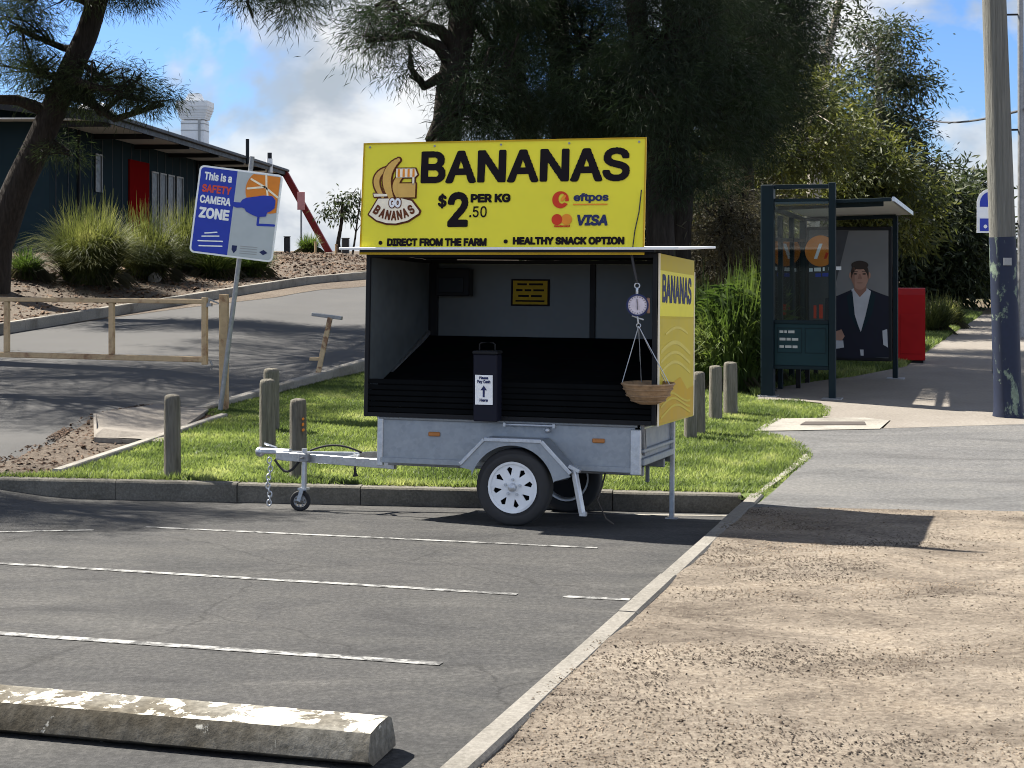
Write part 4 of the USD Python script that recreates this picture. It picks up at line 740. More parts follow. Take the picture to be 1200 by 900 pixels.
part('cross_bar', bar(tuple(top + np.array([-.27, .05, .045])), tuple(top + np.array([.18, -.05, -.01])), .06, .05, .006), 'dull_steel', t); part('bracket', box(top[0] - .30, top[0] - .1, -.03, .03, .30, .35, .006), 'rusty_paint', t)

# ------------------------------------------------------------------ camera zone sign
sb = gp(258, 481); D = sb[1]; ppm = F / D
zs = thing('camera_zone_sign', 'tilted blue and white safety camera zone sign on a thin leaning steel pole', 'sign', sb, 0, roty=7.2)
part('pole', cyl((0, 0, -.2), (0, 0, 300 / ppm), .03, 14), 'dull_steel', zs, smooth=40)
# panel centre in the leaning frame
c = np.array([(277.5 - 258) / ppm, 0, (481 - 250.5) / ppm]); a = math.radians(7.2); cxl, czl = c[0] * math.cos(a) - c[2] * math.sin(a), c[0] * math.sin(a) + c[2] * math.cos(a)
PW, PH = 98 / ppm, 103 / ppm; px0, pz0 = cxl - PW / 2, czl - PH / 2
def onp(shape, y, d=.002): return upright(extrude(affinity.scale(affinity.translate(shape, 0, 0), PW, PH, origin=(0, 0)), d), y).apply_translation((px0, 0, pz0))
def onp2(shape, y, d=.002): return upright(extrude(shape, d), y).apply_translation((px0, 0, pz0))
pn = part('panel', onp2(rounded(0, 0, PW, PH, .06), -.035, .012), 'print_white', zs)
R_ = rounded(.022, .022, PW - .022, PH - .022, .045)
part('pale_half', onp2(R_.intersection(sbox(PW * .455, 0, PW, PH)), -.0475), 'sign_pale', pn); part('blue_half', onp2(R_.intersection(sbox(0, 0, PW * .455, PH)), -.0475), 'sign_blue', pn)
def pline(name, s, x0, x1, z, h, m, y=-.0500, g=.003):
    sh = text_poly(s, h * PH - 2 * g, g, True, width=(x1 - x0) * PW); return part(name, onp2(affinity.translate(sh, x0 * PW, z * PH), y), m, pn)
pline('sign_lettering', 'This is a', .07, .40, .845, .085, 'print_white'); pline('sign_lettering', 'SAFETY', .06, .41, .705, .085, 'sign_red'); pline('sign_lettering', 'CAMERA', .05, .42, .58, .085, 'print_white'); pline('sign_lettering', 'ZONE', .06, .42, .415, .115, 'print_white', g=.006)
for k, (x0, x1, z) in enumerate(((.16, .30, .25), (.13, .33, .21), (.09, .38, .155), (.11, .38, .10))): part('small_print', onp(LineString([(x0, z - .012), (x1, z + .012)]).buffer(.007), -.0500), 'print_white', pn)
circ = affinity.scale(Point(.86, .80).buffer(.30, quad_segs=24), .95, .85).intersection(sbox(.47, .5, .972, .972))
part('orange_disc', onp(circ, -.0500), 'sign_orange', pn)
part('cream_lines', cat([onp(LineString(l).buffer(.011).intersection(circ.buffer(.02)), -.0522) for l in (((.63, .91), (.80, .84), (.97, .74)), ((.80, .98), (.82, .84), (.86, .70)), ((.60, .80), (.80, .84)))]), 'print_cream', pn)
camera_shape = Polygon([(.56, .66), (.60, .685), (.80, .735), (.90, .74), (.94, .70), (.94, .62), (.90, .58), (.86, .56), (.85, .515), (.76, .50), (.70, .515), (.62, .545), (.60, .575), (.56, .585), (.50, .575), (.46, .585), (.46, .62), (.54, .625)]).buffer(.008)
part('camera_shape', onp(camera_shape, -.0545), 'sign_blue', pn)
part('bracket_shape', onp(LineString([(.77, .50), (.77, .405), (.965, .42)]).buffer(.014), -.0500), 'sign_blue', pn)
part('footer_badge', onp(Polygon([(.50, .14), (.56, .14), (.56, .09), (.53, .05), (.50, .09)]), -.0500), 'print_navy', pn); part('footer_badge', onp(Polygon([(.83, .10), (.88, .13), (.93, .10), (.88, .07)]), -.0500), 'print_navy', pn)
part('footer_print', cat([onp(LineString([(.60, z), (.80, z + .008)]).buffer(.004), -.0500) for z in (.06, .085, .115, .14)]), 'print_grey', pn)
part('clamp', cat(box(-.045, .045, -.034, .03, pz0 + PH * .9, pz0 + PH * .94), box(-.045, .045, -.034, .03, pz0 + PH * .1, pz0 + PH * .14)), 'dull_steel', zs)

# ------------------------------------------------------------------ bus shelter and its poster
S0 = gp(900, 465); ang = 19.6; D = S0[1]
# local x runs to the right along the near end, local y runs away along the back wall
sh = thing('bus_shelter', 'dark blue steel bus shelter with glazed end panel and slanted roof by the footpath', 'bus shelter', S0, -ang)
def gl(x, y):
    c_, s_ = math.cos(math.radians(-ang)), math.sin(math.radians(-ang)); return lz(S0[0] + c_ * x - s_ * y, S0[1] + s_ * x + c_ * y) - S0[2]
LEN, W1 = 2.95, .86; HT = 2.86
part('pillar', box(-.085, .085, -.085, .085, -.1, HT, .01), 'teal_blue', sh)
part('post', box(W1 - .045, W1 + .045, -.045, .045, gl(W1, 0) - .05, HT + .02, .008), 'teal_blue', sh)
part('post', box(1.335, 1.41, LEN - .04, LEN + .04, gl(1.38, LEN) - .05, 2.50, .008), 'teal_blue', sh)
part('post', box(-.05, .05, LEN - .05, LEN + .05, gl(0, LEN) - .05, 2.46, .008), 'teal_blue', sh)
for y in (.95, 1.9): part('post', box(-.035, .035, y - .035, y + .035, gl(0, y) - .05, 2.46, .006), 'teal_blue', sh)
for x, y in ((0, 0), (W1, 0), (1.375, LEN)): part('foot_plate', box(x - .13, x + .13, y - .11, y + .11, gl(x, y) - .03, gl(x, y) + .022, .004), 'dull_steel', sh)
part('cross_rail', box(.086, W1 - .046, -.03, .03, HT - .06, HT, .005), 'teal_blue', sh); part('cross_rail', box(.086, W1 - .046, -.03, .03, HT - .23, HT - .19, .005), 'teal_blue', sh)
part('cross_rail', box(.086, W1 - .046, -.03, .03, .99, 1.04, .005), 'teal_blue', sh); part('cross_rail', box(.086, W1 - .046, -.03, .03, .38, .43, .005), 'teal_blue', sh)
ip = part('info_panel', box(.09, W1 - .05, -.02, .02, .431, .989, .004), 'teal_panel', sh)
part('panel_print', cat([box(.16 + a, .16 + b, -.0235, -.0205, z, z + .035) for a, b, z in ((0, .05, .865), (.065, .10, .865), (.115, .20, .865), (0, .08, .765), (.095, .15, .765), (.165, .25, .765), (0, .06, .665), (.075, .16, .665), (.175, .24, .665))]), 'print_grey', ip)
part('panel_border', cat([box(x0, x1, -.024, -.0205, z0, z1) for x0, x1, z0, z1 in ((.13, .46, .93, .937), (.13, .46, .60, .607), (.50, .78, .93, .937), (.50, .78, .60, .607), (.13, .137, .60, .937), (.453, .46, .60, .937), (.50, .507, .60, .937), (.773, .78, .60, .937))]), 'teal_blue', ip)
part('glass_pane', box(.087, W1 - .047, -.004, .004, 1.042, HT - .232), 'pane', sh)
for k, (y0, y1) in enumerate(((.09, .91), (.99, 1.86), (1.94, LEN - .06))):
    part('glass_pane', box(-.004, .004, y0, y1, .50, 2.10), 'pane', sh)
    part('back_rail', cat(box(-.025, .025, y0 - .004, y1 + .004, .45, .499, .004), box(-.025, .025, y0 - .004, y1 + .004, 2.101, 2.15, .004)), 'teal_blue', sh)
RC = [(.10, .10, 2.595), (1.63, .10, 2.635), (1.57, LEN + .35, 2.515), (.04, LEN + .35, 2.475)]
rfm = trimesh.convex.convex_hull(np.array([(x, y, z + dz) for dz in (0, .03) for x, y, z in RC]))
rf = part('roof', rfm, 'soffit', sh)
part('roof_front_trim', bar((.09, .085, 2.61), (1.62, .085, 2.65), .03, .05, .004), 'teal_blue', rf)
part('roof_beam', cat(bar((.1, .25, 2.555), (1.5, .25, 2.595), .05, .06), bar((.05, LEN, 2.45), (1.38, LEN, 2.485), .05, .06), bar((0, .1, 2.555), (0, LEN + .2, 2.44), .05, .06)), 'teal_blue', rf)
part('roof_edge', bar((1.645, .08, 2.655), (1.585, LEN + .36, 2.535), .03, .06), 'bright_steel', rf)
part('seat_slat', cat([bar((.14 + .09 * k, 1.0, .47), (.14 + .09 * k, LEN - .1, .47), .07, .025, .004) for k in range(4)]), 'dull_steel', sh)
for y in (1.1, 1.9, 2.7): part('seat_leg', cat(box(.2, .26, y - .03, y + .03, gl(.2, y), .45), box(.12, .45, y - .02, y + .02, .42, .455)), 'black_metal', sh)
# poster panel at the far end: flat print on a framed board
ad = thing('advert_panel', 'framed advert panel printed with a man in a dark suit, inside the bus shelter', 'advert panel', tuple(np.array([S0[0], S0[1], S0[2]]) + np.array([math.cos(math.radians(-ang)) * .06 - math.sin(math.radians(-ang)) * (LEN - .02), math.sin(math.radians(-ang)) * .06 + math.cos(math.radians(-ang)) * (LEN - .02), 0])), -ang)
AW, AZ0 = 1.27, gl(.7, LEN) + .26; AH = 2.02
part('case', box(0, AW, -.06, .06, AZ0, AZ0 + AH, .012), 'black_metal', ad)
po = part('print_sheet', box(.05, AW - .05, -.064, -.061, AZ0 + .05, AZ0 + AH - .06), 'poster_grey', ad)
def PA(px, py): return ((px - 954) / 92.0 * AW, AZ0 + AH - (py - 270) / 154.0 * AH)
def adp(name, shape, m, lay): return part(name, upright(extrude(shape, .0012), -.0642 - .0014 * lay), m, po)
def AQ(pts, buf=0): return Polygon([PA(*p) for p in pts]).buffer(buf)
adp('dark_half', AQ([(958, 275), (1000, 275), (985, 340), (975, 420), (958, 420)]), 'poster_dark', 0)
adp('suit', AQ([(975, 353), (988, 350), (1003, 343), (1010, 340), (1022, 342), (1034, 347), (1042, 350), (1042.5, 419), (1000, 421), (984, 420), (976, 405), (974, 380)], .006), 'suit', 1)
adp('shirt', AQ([(1003, 342), (1010, 339), (1020, 341), (1024, 344), (1018, 372), (1013, 391), (1006, 372)]), 'shirt', 2)
adp('neck', AQ([(1005, 333), (1019, 333), (1019, 343), (1012, 351), (1006, 343)]), 'skin_shadow', 3)
hx, hz = PA(1012, 326); head = affinity.scale(Point(hx, hz).buffer(1, quad_segs=12), .132, .20).union(affinity.scale(Point(hx, hz - .10).buffer(1), .10, .115))
adp('face', head, 'skin_print', 4)
adp('hair', affinity.translate(head, 0, .02).difference(affinity.translate(affinity.scale(head, .93, 1), .0, -.085)).union(affinity.scale(Point(hx, hz + .155).buffer(1), .126, .065)), 'hair_print', 5)
ears = affinity.scale(Point(hx - .135, hz - .0).buffer(1), .025, .05).union(affinity.scale(Point(hx + .135, hz - .0).buffer(1), .025, .05)); adp('ears', ears, 'skin_print', 4)
adp('brows', sbox(hx - .09, hz + .05, hx - .03, hz + .06).union(sbox(hx + .03, hz + .05, hx + .09, hz + .06)), 'hair_print', 6)
adp('eyes', affinity.scale(Point(hx - .065, hz + .022).buffer(1), .028, .012).union(affinity.scale(Point(hx + .065, hz + .022).buffer(1), .028, .012)), 'hair_print', 6)
adp('nose', Polygon([(hx - .012, hz + .02), (hx + .010, hz + .02), (hx + .034, hz - .05), (hx - .030, hz - .055)]), 'skin_shadow', 5)
adp('mouth', affinity.scale(Point(hx, hz - .112).buffer(1), .045, .008), 'skin_shadow', 6)
adp('face_shade', head.intersection(sbox(hx - .2, hz - .3, hx - .075, hz + .12)), 'skin_shadow', 5)
adp('lapels', AQ([(1004, 344), (1006.5, 371), (1013, 393), (1001, 372), (998, 350)]).union(AQ([(1024, 344), (1018, 372), (1013, 393), (1025, 370), (1029, 348)])), 'wall_dark', 3)
adp('hand', AQ([(984, 392), (992, 389), (995, 396), (992, 401), (985, 400)], .008), 'skin_print', 2); adp('cuff', AQ([(983, 401), (994, 401), (995, 409), (984, 411)]), 'shirt', 2)
adp('pocket_square', AQ([(1036, 389), (1041, 387), (1042, 408), (1037, 405)]), 'shirt', 2); adp('buckle', AQ([(1012, 411), (1016, 411), (1016, 418), (1013, 418)]), 'shirt', 2)
lx, lzp = PA(969.5, 298); adp('round_emblem', Point(lx, lzp).buffer(.235, quad_segs=20), 'sign_orange', 2)
adp('emblem_bar', Polygon([(lx - .10, lzp - .12), (lx - .05, lzp - .12), (lx + .03, lzp + .11), (lx - .02, lzp + .11)]), 'print_white', 3)
adp('emblem_bar', Polygon([(lx + .05, lzp - .12), (lx + .09, lzp - .12), (lx + .12, lzp - .03), (lx + .08, lzp - .02)]), 'print_red', 3)
for x0, x1, y, m_ in ((957, 961, 322, 'print_white'), (962.5, 970, 321.5, 'print_white'), (972, 974, 321, 'print_white'), (978, 984, 320.5, 'print_white'), (985.5, 992, 320, 'print_white'), (964, 970, 328, 'sign_blue'), (971.5, 978, 327.5, 'sign_blue')):
    adp('poster_print', AQ([(x0, y - 4), (x1, y - 4.2), (x1, y), (x0, y)]), m_, 3)
adp('red_bars', AQ([(962, 361), (965, 361), (965, 376), (962, 376)]).union(AQ([(968, 360), (972, 360), (972, 376), (968, 376)])), 'print_red', 3)

# ------------------------------------------------------------------ red street posting box
mb = gp(1068, 424.5); D = mb[1]; ppm = F / D
mbx = thing('post_box', 'red street posting box with a sloped top beside the bus shelter', 'post box', mb, -14)
w = 31 / ppm / 2; hgt = 86 / ppm
prof = Polygon([(-.27, .06), (.27, .06), (.27, hgt - .16), (.24, hgt - .06), (.16, hgt), (-.19, hgt), (-.27, hgt - .10)]).buffer(.012)
bm = extrude(prof, 2 * w); T = np.array([[0, 0, 1, -w], [1, 0, 0, 0], [0, 1, 0, 0], [0, 0, 0, 1.0]]); bm.apply_transform(T)
part('body', bm, 'post_red', mbx); part('plinth', box(-w + .03, w - .03, -.24, .24, -.08, .06, .006), 'black_metal', mbx)
part('door', box(-w * .8, w * .8, -.288, -.2825, .16, hgt - .42, .002), 'post_red', mbx)

# ------------------------------------------------------------------ utility pole, second pole, wires, bus stop flag
pb = gp(1182, 489); D = pb[1]
tp = at(1163, -60, D) - pb
up = thing('utility_pole', 'thick leaning timber power pole with dark blue painted base covered in patches', 'power pole', pb)
hz_ = at(1174, 278, D)[2] - pb[2]; H_ = tp[2]; ax = lambda z: tp[0] * z / H_
rr = lambda z: (16.0 - 2.6 * z / H_) * D / F
zs_ = [hz_ + .0, 3.4, 4.6, H_, H_ + 2.5]
part('shaft', tube([(ax(z), 0, z) for z in zs_], [rr(z) for z in zs_], 24), 'pole_timber', up, smooth=40)
zs_ = [-.3, 0, .08, .3, .8, 1.4, hz_ + .004]
part('painted_base', tube([(ax(z), 0, z) for z in zs_], [rr(z) * (1.012 + (.16 if z < .05 else .05 if z < .2 else 0)) for z in zs_], 24), 'post_paint', up, smooth=40)
part('number_plate', box(ax(1.9) - .05, ax(1.9) + .05, -rr(1.9) - .012, -rr(1.9) - .002, 1.86, 1.95), 'dull_steel', up)
D2 = 34.0; p2 = at(1196.5, 353, D2); p2[2] = lz(p2[0], p2[1])
lp = thing('light_pole', 'slim grey pole with short step bars at the right edge behind the power pole', 'pole', p2)
part('shaft', tube([(0, 0, -.2), (0, 0, 4), (-.02, 0, 9.5)], [.075, .07, .06], 12), 'dull_steel', lp, smooth=40)
for z_px in (17, 152, 262): z_ = at(1185, z_px, D2)[2] - p2[2]; part('step_bar', cyl((-.02, 0, z_), (-.42, -.02, z_ - .01), .022, 8), 'black_metal', lp)
part('conduit', cyl((.1, 0, -.2), (.1, 0, 8.5), .03, 8), 'dull_steel', lp)
w0, w1 = at(1070, 137, 60), at(1204, 127.5, 33.8)
t = thing('overhead_wire', 'thin dark overhead wire crossing the sky behind the power pole', 'wire', w0)
f = np.linspace(0, 1, 14)[:, None]; pts = (w1 - w0) * f; pts[:, 2] -= .25 * np.sin(np.pi * f[:, 0]); part('cable', tube(pts, .03, 6), 'wire_black', t)
fb = at(1152, 247, 24.5); fg = lz(fb[0], fb[1])
bs = thing('bus_stop_sign', 'white round topped bus stop sign with blue panels, partly behind the power pole', 'sign', (fb[0] + .12, fb[1], fg))
z0, z1 = at(1150, 273, 24.5)[2] - fg, at(1150, 221, 24.5)[2] - fg; wq = .23
out = sbox(-wq, z0, wq, z1 - wq).union(Point(0, z1 - wq).buffer(wq, quad_segs=12)); inn = sbox(-wq + .045, z0 + .03, wq - .045, z1 - wq).union(Point(0, z1 - wq).buffer(wq - .045, quad_segs=12))
part('plate', upright(extrude(out, .012), -.04), 'print_white', bs)
part('blue_panel', upright(extrude(inn.difference(sbox(-1, (z0 + z1) / 2 - .12, 1, (z0 + z1) / 2 + .06)), .003), -.0522), 'sign_blue', bs)
part('star', upright(extrude(Point(-.10, z0 + .10).buffer(.03, quad_segs=2), .002), -.0554), 'print_white', bs)
part('pole', cyl((.05, 0, -.1), (.05, 0, z1 - .1), .03, 10), 'dull_steel', bs)
# things far off at the right edge
D3 = 75; a = at(1193, 362, D3); b = at(1215, 321, D3)
t = thing('distant_shed', 'plain grey shed far off at the right edge below the slim pole', 'shed', ((a[0] + b[0]) / 2, D3, lz(a[0], D3)))
hh = b[2] - lz(a[0], D3); part('wall', box(-.55, 3.0, 0, 4, -.5, hh, .02), 'grey_panel', t); part('roof', box(-.7, 3.1, -.2, 4.2, hh + .003, hh + .12, .02), 'roof_sheet', t); part('door', box(.1, 1.0, -.03, 0, 0, hh * .75), 'wall_dark', t)
p = at(1196, 382, 52); g_ = lz(p[0], p[1]); t = thing('green_cabinet', 'small green street cabinet on the path edge right of the power pole', 'cabinet', (p[0], 52, g_))
part('body', box(-.3, .35, -.2, .2, -.1, 1.0, .03), 'green_panel', t); part('vent', cat([box(-.2, .25, -.21, -.2005, .35 + .1 * k, .39 + .1 * k) for k in range(5)]), 'black_metal', t)

# ------------------------------------------------------------------ the hall on the bank
C = at(125, 135, 44.0); B = at(335, 200, 158 / 93 * 44.0); B[2] = C[2]
gz_ = PLAT - .05; u = (B - C)[:2]; Lb = np.linalg.norm(u); yaw = math.degrees(math.atan2(u[1], u[0])); ez = C[2] - gz_
hall = thing('hall', 'long low dark hall with wide pale eaves and a red door, up on the bank', 'building', (C[0], C[1], gz_), yaw)
ur = np.array([u[0], u[1]]) / Lb; ul = np.array([-ur[1], ur[0]])
WYL = 1.9; PT = math.tan(math.radians(7))
def wall_x(px):                                                 # distance along the long wall seen at a photo column
    base = C[:2] + ul * WYL; k = (px - 600) / F; return (k * base[1] - base[0]) / (ur[0] - k * ur[1])
wall = part('wall', box(.9, Lb - 1.2, WYL, WYL + .15, -.6, ez + .02), 'wall_dark', hall)
part('end_wall', trimesh.convex.convex_hull(np.array([(x, y, z) for x in (.9, 1.05) for y, z in ((WYL + .15, -.6), (WYL + 12, -.6), (WYL + .15, ez + .10), (WYL + 6, ez + .10 + 6 * PT), (WYL + 12, ez + .1))])), 'wall_dark', hall)
for x in np.arange(1.5, Lb - 1.4, 1.2): part('cladding_joint', box(x - .02, x + .02, WYL - .014, WYL - .002, -.5, ez - .14), 'fascia', hall)
for x in (3.6, 20.0): part('downpipe', cyl((x, WYL - .06, -.4), (x, WYL - .06, ez - .13), .045, 8), 'fascia', hall)
part('far_end_wall', box(Lb - 1.35, Lb - 1.2, WYL + .15, WYL + 12, -.6, ez + .1), 'wall_dark', hall)
part('soffit', cat(box(.05, Lb - .05, .10, WYL + .0, ez - .12, ez - .08), box(.05, .9, WYL, WYL + 7.9, ez - .10, ez - .06)), 'soffit', hall)
roof = part('roof', trimesh.util.concatenate([trimesh.convex.convex_hull(np.array([(x, y, z + d) for x in (0, Lb) for y, z in ((-.08, ez + .02), (7.9, ez + .02 + 7.98 * PT)) for d in (0, .06)])), trimesh.convex.convex_hull(np.array([(x, y, z + d) for x in (0, Lb) for y, z in ((7.9, ez + .02 + 7.98 * PT), (15.9, ez + .02)) for d in (0, .06)]))]), 'roof_sheet', hall)
part('fascia', cat(box(0, Lb, -.06, .0, ez - .22, ez + .012), box(-.04, .0, -.06, .02, ez - .2, ez + .07)), 'fascia', roof); part('gutter', box(0, Lb, -.17, -.065, ez - .06, ez + .05, .02), 'fascia', roof)
part('barge_board', cat(bar((-.03, -.05, ez - .06), (-.03, 7.9, ez - .06 + 7.95 * PT), .05, .30)), 'fascia', roof)
for k, x in enumerate(np.linspace(.5, Lb - .5, 7)):
    part('eave_bracket', bar((x, .02, ez - .20), (x, WYL, ez - .20), .14, .16), 'fascia', hall)
xa, xb = wall_x(150), wall_x(173); part('red_door', box(xa, xb, WYL - .06, WYL - .003, -.3, 3.25), 'door_red', hall, label='dark red door in the long wall')
for pa, pb2 in ((111, 118), (177, 184), (186.5, 193.5), (196, 203), (206, 213)):
    xa, xb = wall_x(pa), wall_x(pb2); zl, zh = (2.0, 3.2) if pa < 150 else (.6, 3.0)
    wn = part('window', box(xa, xb, WYL - .03, WYL - .003, zl, zh), 'window_dark', hall)
    part('window_frame', cat(box(xa - .04, xa + .02, WYL - .06, WYL - .031, zl, zh), box(xb - .02, xb + .04, WYL - .06, WYL - .031, zl, zh), box(xa, xb, WYL - .06, WYL - .031, zh - .05, zh)), 'frame_white', wn)
dome_ = lathe([(.55, 0), (.54, .12), (.44, .27), (.25, .36), (.001, .39)], 24); pD = at(111, 121, 46.5); lc = np.array([(pD[:2] - C[:2]) @ ur, (pD[:2] - C[:2]) @ ul]); part('skylight_dome', dome_.apply_scale((1, 1, 1.0)).apply_translation((lc[0], max(lc[1], .6), ez + .09 + max(lc[1], .6) * PT)), 'vent_white', roof, smooth=True)
pv = at(228.5, 165, 66); vl = np.array([(pv[:2] - C[:2]) @ ur, (pv[:2] - C[:2]) @ ul]); zt_ = lambda py: EYE + (HOR - py) * 66 / F - gz_
s_ = 66 / F
def ring(w, z): return [(vl[0] + a * w, vl[1] + b * w, z) for a, b in ((-1, -1), (1, -1), (1, 1), (-1, 1))]
vent = part('vent_tower', cat(trimesh.convex.convex_hull(np.array(ring(13.5 * s_, ez - .1) + ring(13.5 * s_, zt_(142)))), trimesh.convex.convex_hull(np.array(ring(14 * s_, zt_(141)) + ring(18.5 * s_, zt_(126)))), trimesh.convex.convex_hull(np.array(ring(18.5 * s_, zt_(125.8)) + ring(18.5 * s_, zt_(119.5)))), trimesh.convex.convex_hull(np.array(ring(10 * s_, zt_(119.3)) + ring(6.5 * s_, zt_(110))))), 'vent_white', hall)
part('louvre', cat([trimesh.convex.convex_hull(np.array(ring((14.2 + .33 * (141 - py)) * s_, zt_(py)) + ring((14.6 + .33 * (141 - py)) * s_, zt_(py - 1.2)))) for py in (139, 136, 133, 130)]), 'vent_white', vent); part('band', cat([trimesh.convex.convex_hull(np.array(ring(13.8 * s_, zt_(py)) + ring(13.8 * s_, zt_(py - .9)))) for py in (146, 154)]), 'grey_panel', vent); part('downpipe', cyl((vl[0] - 13.8 * s_, vl[1] - 8 * s_, ez), (vl[0] - 13.8 * s_, vl[1] - 8 * s_, zt_(141)), .05, 8), 'grey_panel', vent)
for px, p0, p1, dd, r_, m_ in ((290, 187, 163, 64, .07, 'fascia'), (316, 197, 186, 70, .13, 'vent_white'), (316, 186, 179, 70, .10, 'fascia')):
    q = at(px, p0, dd); q2 = at(px, p1, dd); l = np.array([(q[:2] - C[:2]) @ ur, (q[:2] - C[:2]) @ ul]); part('flue', cyl((l[0], l[1], q[2] - gz_ - .2), (l[0], l[1], q2[2] - gz_), r_, 10), m_, hall)
b0, b1 = at(333, 201, B[1] - .3), at(388, 300, B[1] - .3)
def loc(p): d = p[:2] - C[:2]; return (d @ ur, d @ ul, p[2] - gz_)
part('raking_brace', bar(loc(b0), loc(b1), .36, .30, .02), 'brace_red', hall, label='dark red raking brace at the far end of the hall')

# small things on the crest of the bank
q = at(353, 283, 70); t = thing('red_notice_sign', 'small faded pink sign on a thin pole beyond the raking brace', 'sign', (q[0], 70, PLAT - .3))
part('pole', cyl((0, 0, -.3), (0, 0, at(353, 226, 70)[2] - PLAT + .3), .04, 8), 'dull_steel', t); part('plate', box(-.17, .17, -.06, -.045, at(353, 246, 70)[2] - PLAT + .3, at(353, 225, 70)[2] - PLAT + .3, .004), 'pink_sign', t)
for px, py, dd, wd, lab in ((336.5, 278, 62, .11, 'short black stake on the crest of the bank left of the pink sign'), (405, 280, 60, .13, 'short black stake on the crest beside the small tree')):
    q = at(px, py, dd); zb_ = lz(q[0], dd, bank_z) ; t = thing('stake', lab, 'stake', (q[0], dd, zb_ - .2)); part('post', box(-wd, wd, -wd, wd, -.2, q[2] - zb_ + .2, .02), 'wire_black', t); part('cap', box(-wd * 1.15, wd * 1.15, -wd * 1.15, wd * 1.15, q[2] - zb_ + .2, q[2] - zb_ + .24, .01), 'wire_black', t)
for px, py, dd, lab in ((369.5, 284, 55, 'thin pale stake at the foot of the raking brace'), (394, 287, 55, 'thin pale stake left of the trailer roof edge')):
    q = at(px, py, dd); zb_ = lz(q[0], dd, bank_z); t = thing('stake', lab, 'stake', (q[0], dd, zb_)); part('post', cyl((0, 0, -.2), (0, 0, max(q[2] - zb_, .3)), .045, 8), 'gate_paint', t); part('cap', cyl((0, 0, max(q[2] - zb_, .3)), (0, 0, max(q[2] - zb_, .3) + .03), .05, 8), 'gate_paint', t)
q = gp(181, 331, bank_z); rs = trimesh.creation.icosphere(2, .16); rs.vertices *= (1 + .35 * (meshkit.noise(rs.vertices * 7 + 3, 2)[:, None] - .5)) * np.array([1, .8, .9]); t = thing('pale_rock', 'small pale rock on the mulch bank below the middle grass clump', 'rock', q); part('rock_body', rs.apply_translation((0, 0, .09)), 'concrete', t)

# ------------------------------------------------------------------ plants
def leaves(b, d, l, w, droop=0.0, rng=None):
    """Many small leaves: bases b, directions d, lengths l, widths w. Each is a folded diamond of its own."""
    n = len(b); d = d / (np.linalg.norm(d, axis=1, keepdims=True) + 1e-9)
    s = np.cross(d, rng.normal(size=(n, 3))); s /= np.linalg.norm(s, axis=1, keepdims=True) + 1e-9
    l = np.broadcast_to(l, (n,))[:, None]; w = np.broadcast_to(w, (n,))[:, None]
    mid = b + d * l * .45; tip = b + d * l + np.array([0, 0, -1.0]) * l * droop
    v = np.stack([b, mid + s * w / 2, tip, mid - s * w / 2], 1).reshape(-1, 3); i = np.arange(n)[:, None] * 4
    f = np.concatenate([i + [0, 1, 2], i + [0, 2, 3]], 1).reshape(-1, 3)
    return v, f
def join(parts_):
    V, Fc, n = [], [], 0
    for v, f in parts_: V.append(v); Fc.append(f + n); n += len(v)
    return trimesh.Trimesh(np.vstack(V), np.vstack(Fc), process=False)
def sphere_dirs(n, rng): d = rng.normal(size=(n, 3)); return d / np.linalg.norm(d, axis=1, keepdims=True)

def tree(name, label, category, base, trunk, blobs, leaf, bark_, seed, group=None, per=60, spread=.42, ll=(.2, .34), lw=(.02, .03), droop=.55, twig=.018, limbs=True, upbias=0.0):
    """trunk: list of (x, y, z, r) in the world; blobs: (centre, (rx, ry, rz), tufts). Limbs run from the trunk to each tuft."""
    rng = np.random.default_rng(seed); base = np.asarray(base, float)
    t = thing(name, label, category, base, group=group)
    P = np.array(trunk, float); pts = P[:, :3] - base
    fine = np.linspace(0, len(P) - 1, 8 * len(P)); pf = np.stack([np.interp(fine, range(len(P)), pts[:, k]) for k in range(3)], 1); rf_ = np.interp(fine, range(len(P)), P[:, 3])
    pf[:, :2] += .06 * (meshkit.noise(np.stack([pf[:, 2] * .9, 0 * pf[:, 2] + seed, 0 * pf[:, 2]], 1), 3)[:, None] - .5)
    part('trunk', tube(pf, rf_, 14), bark_, t, smooth=60)
    wood, fol = [], []
    for c, r, n in blobs:
        n = int(n * (1.55 if leaf.startswith('needles') else 1.0))
        c = np.asarray(c, float) - base; r = np.asarray(r, float)
        q = sphere_dirs(n, rng) * (rng.uniform(.25, 1, (n, 1)) ** (1 / 2.2)); cen = c + q * r
        k0 = np.argmin(np.linalg.norm(pf - (c - np.array([0, 0, .3 * r[2]])), axis=1) + 2 * (pf[:, 2] > c[2] + .3)); hub = pf[k0]
        if limbs:
            m0 = (hub * .45 + c * .55) + rng.normal(size=3) * .25
            wood.append(tube([hub, (hub * .6 + m0 * .4) + (0, 0, .15), m0, c], [rf_[k0] * .55, rf_[k0] * .42, rf_[k0] * .3, rf_[k0] * .16], 7))
        for tc in cen:
            if limbs and rng.random() < .75:
                a0 = m0 * (1 - (f_ := rng.uniform(0, 1))) + c * f_; mid = (a0 + tc) / 2 + rng.normal(size=3) * .15 + (0, 0, .12)
                wood.append(tube([a0, mid, tc], [twig * 1.7, twig, twig * .35], 4, cap=False))
            sz = rng.uniform(.65, 1.35); m = max(8, int(per * sz ** 2)); sp_ = spread * sz
            off = rng.normal(size=(m, 3)) * sp_ * np.array([1, 1, .75]); b = tc + off * .75
            dr = off / (np.linalg.norm(off, axis=1, keepdims=True) + 1e-6) * .7 + np.array([0, 0, -droop + upbias]) + rng.normal(size=(m, 3)) * .35
            fol.append(leaves(b, dr, rng.uniform(*ll, m), rng.uniform(*lw, m), droop * .25, rng))
    if wood: part('branches', cat(wood), bark_, t, smooth=60)
    part('crown', join(fol), leaf, t); return t
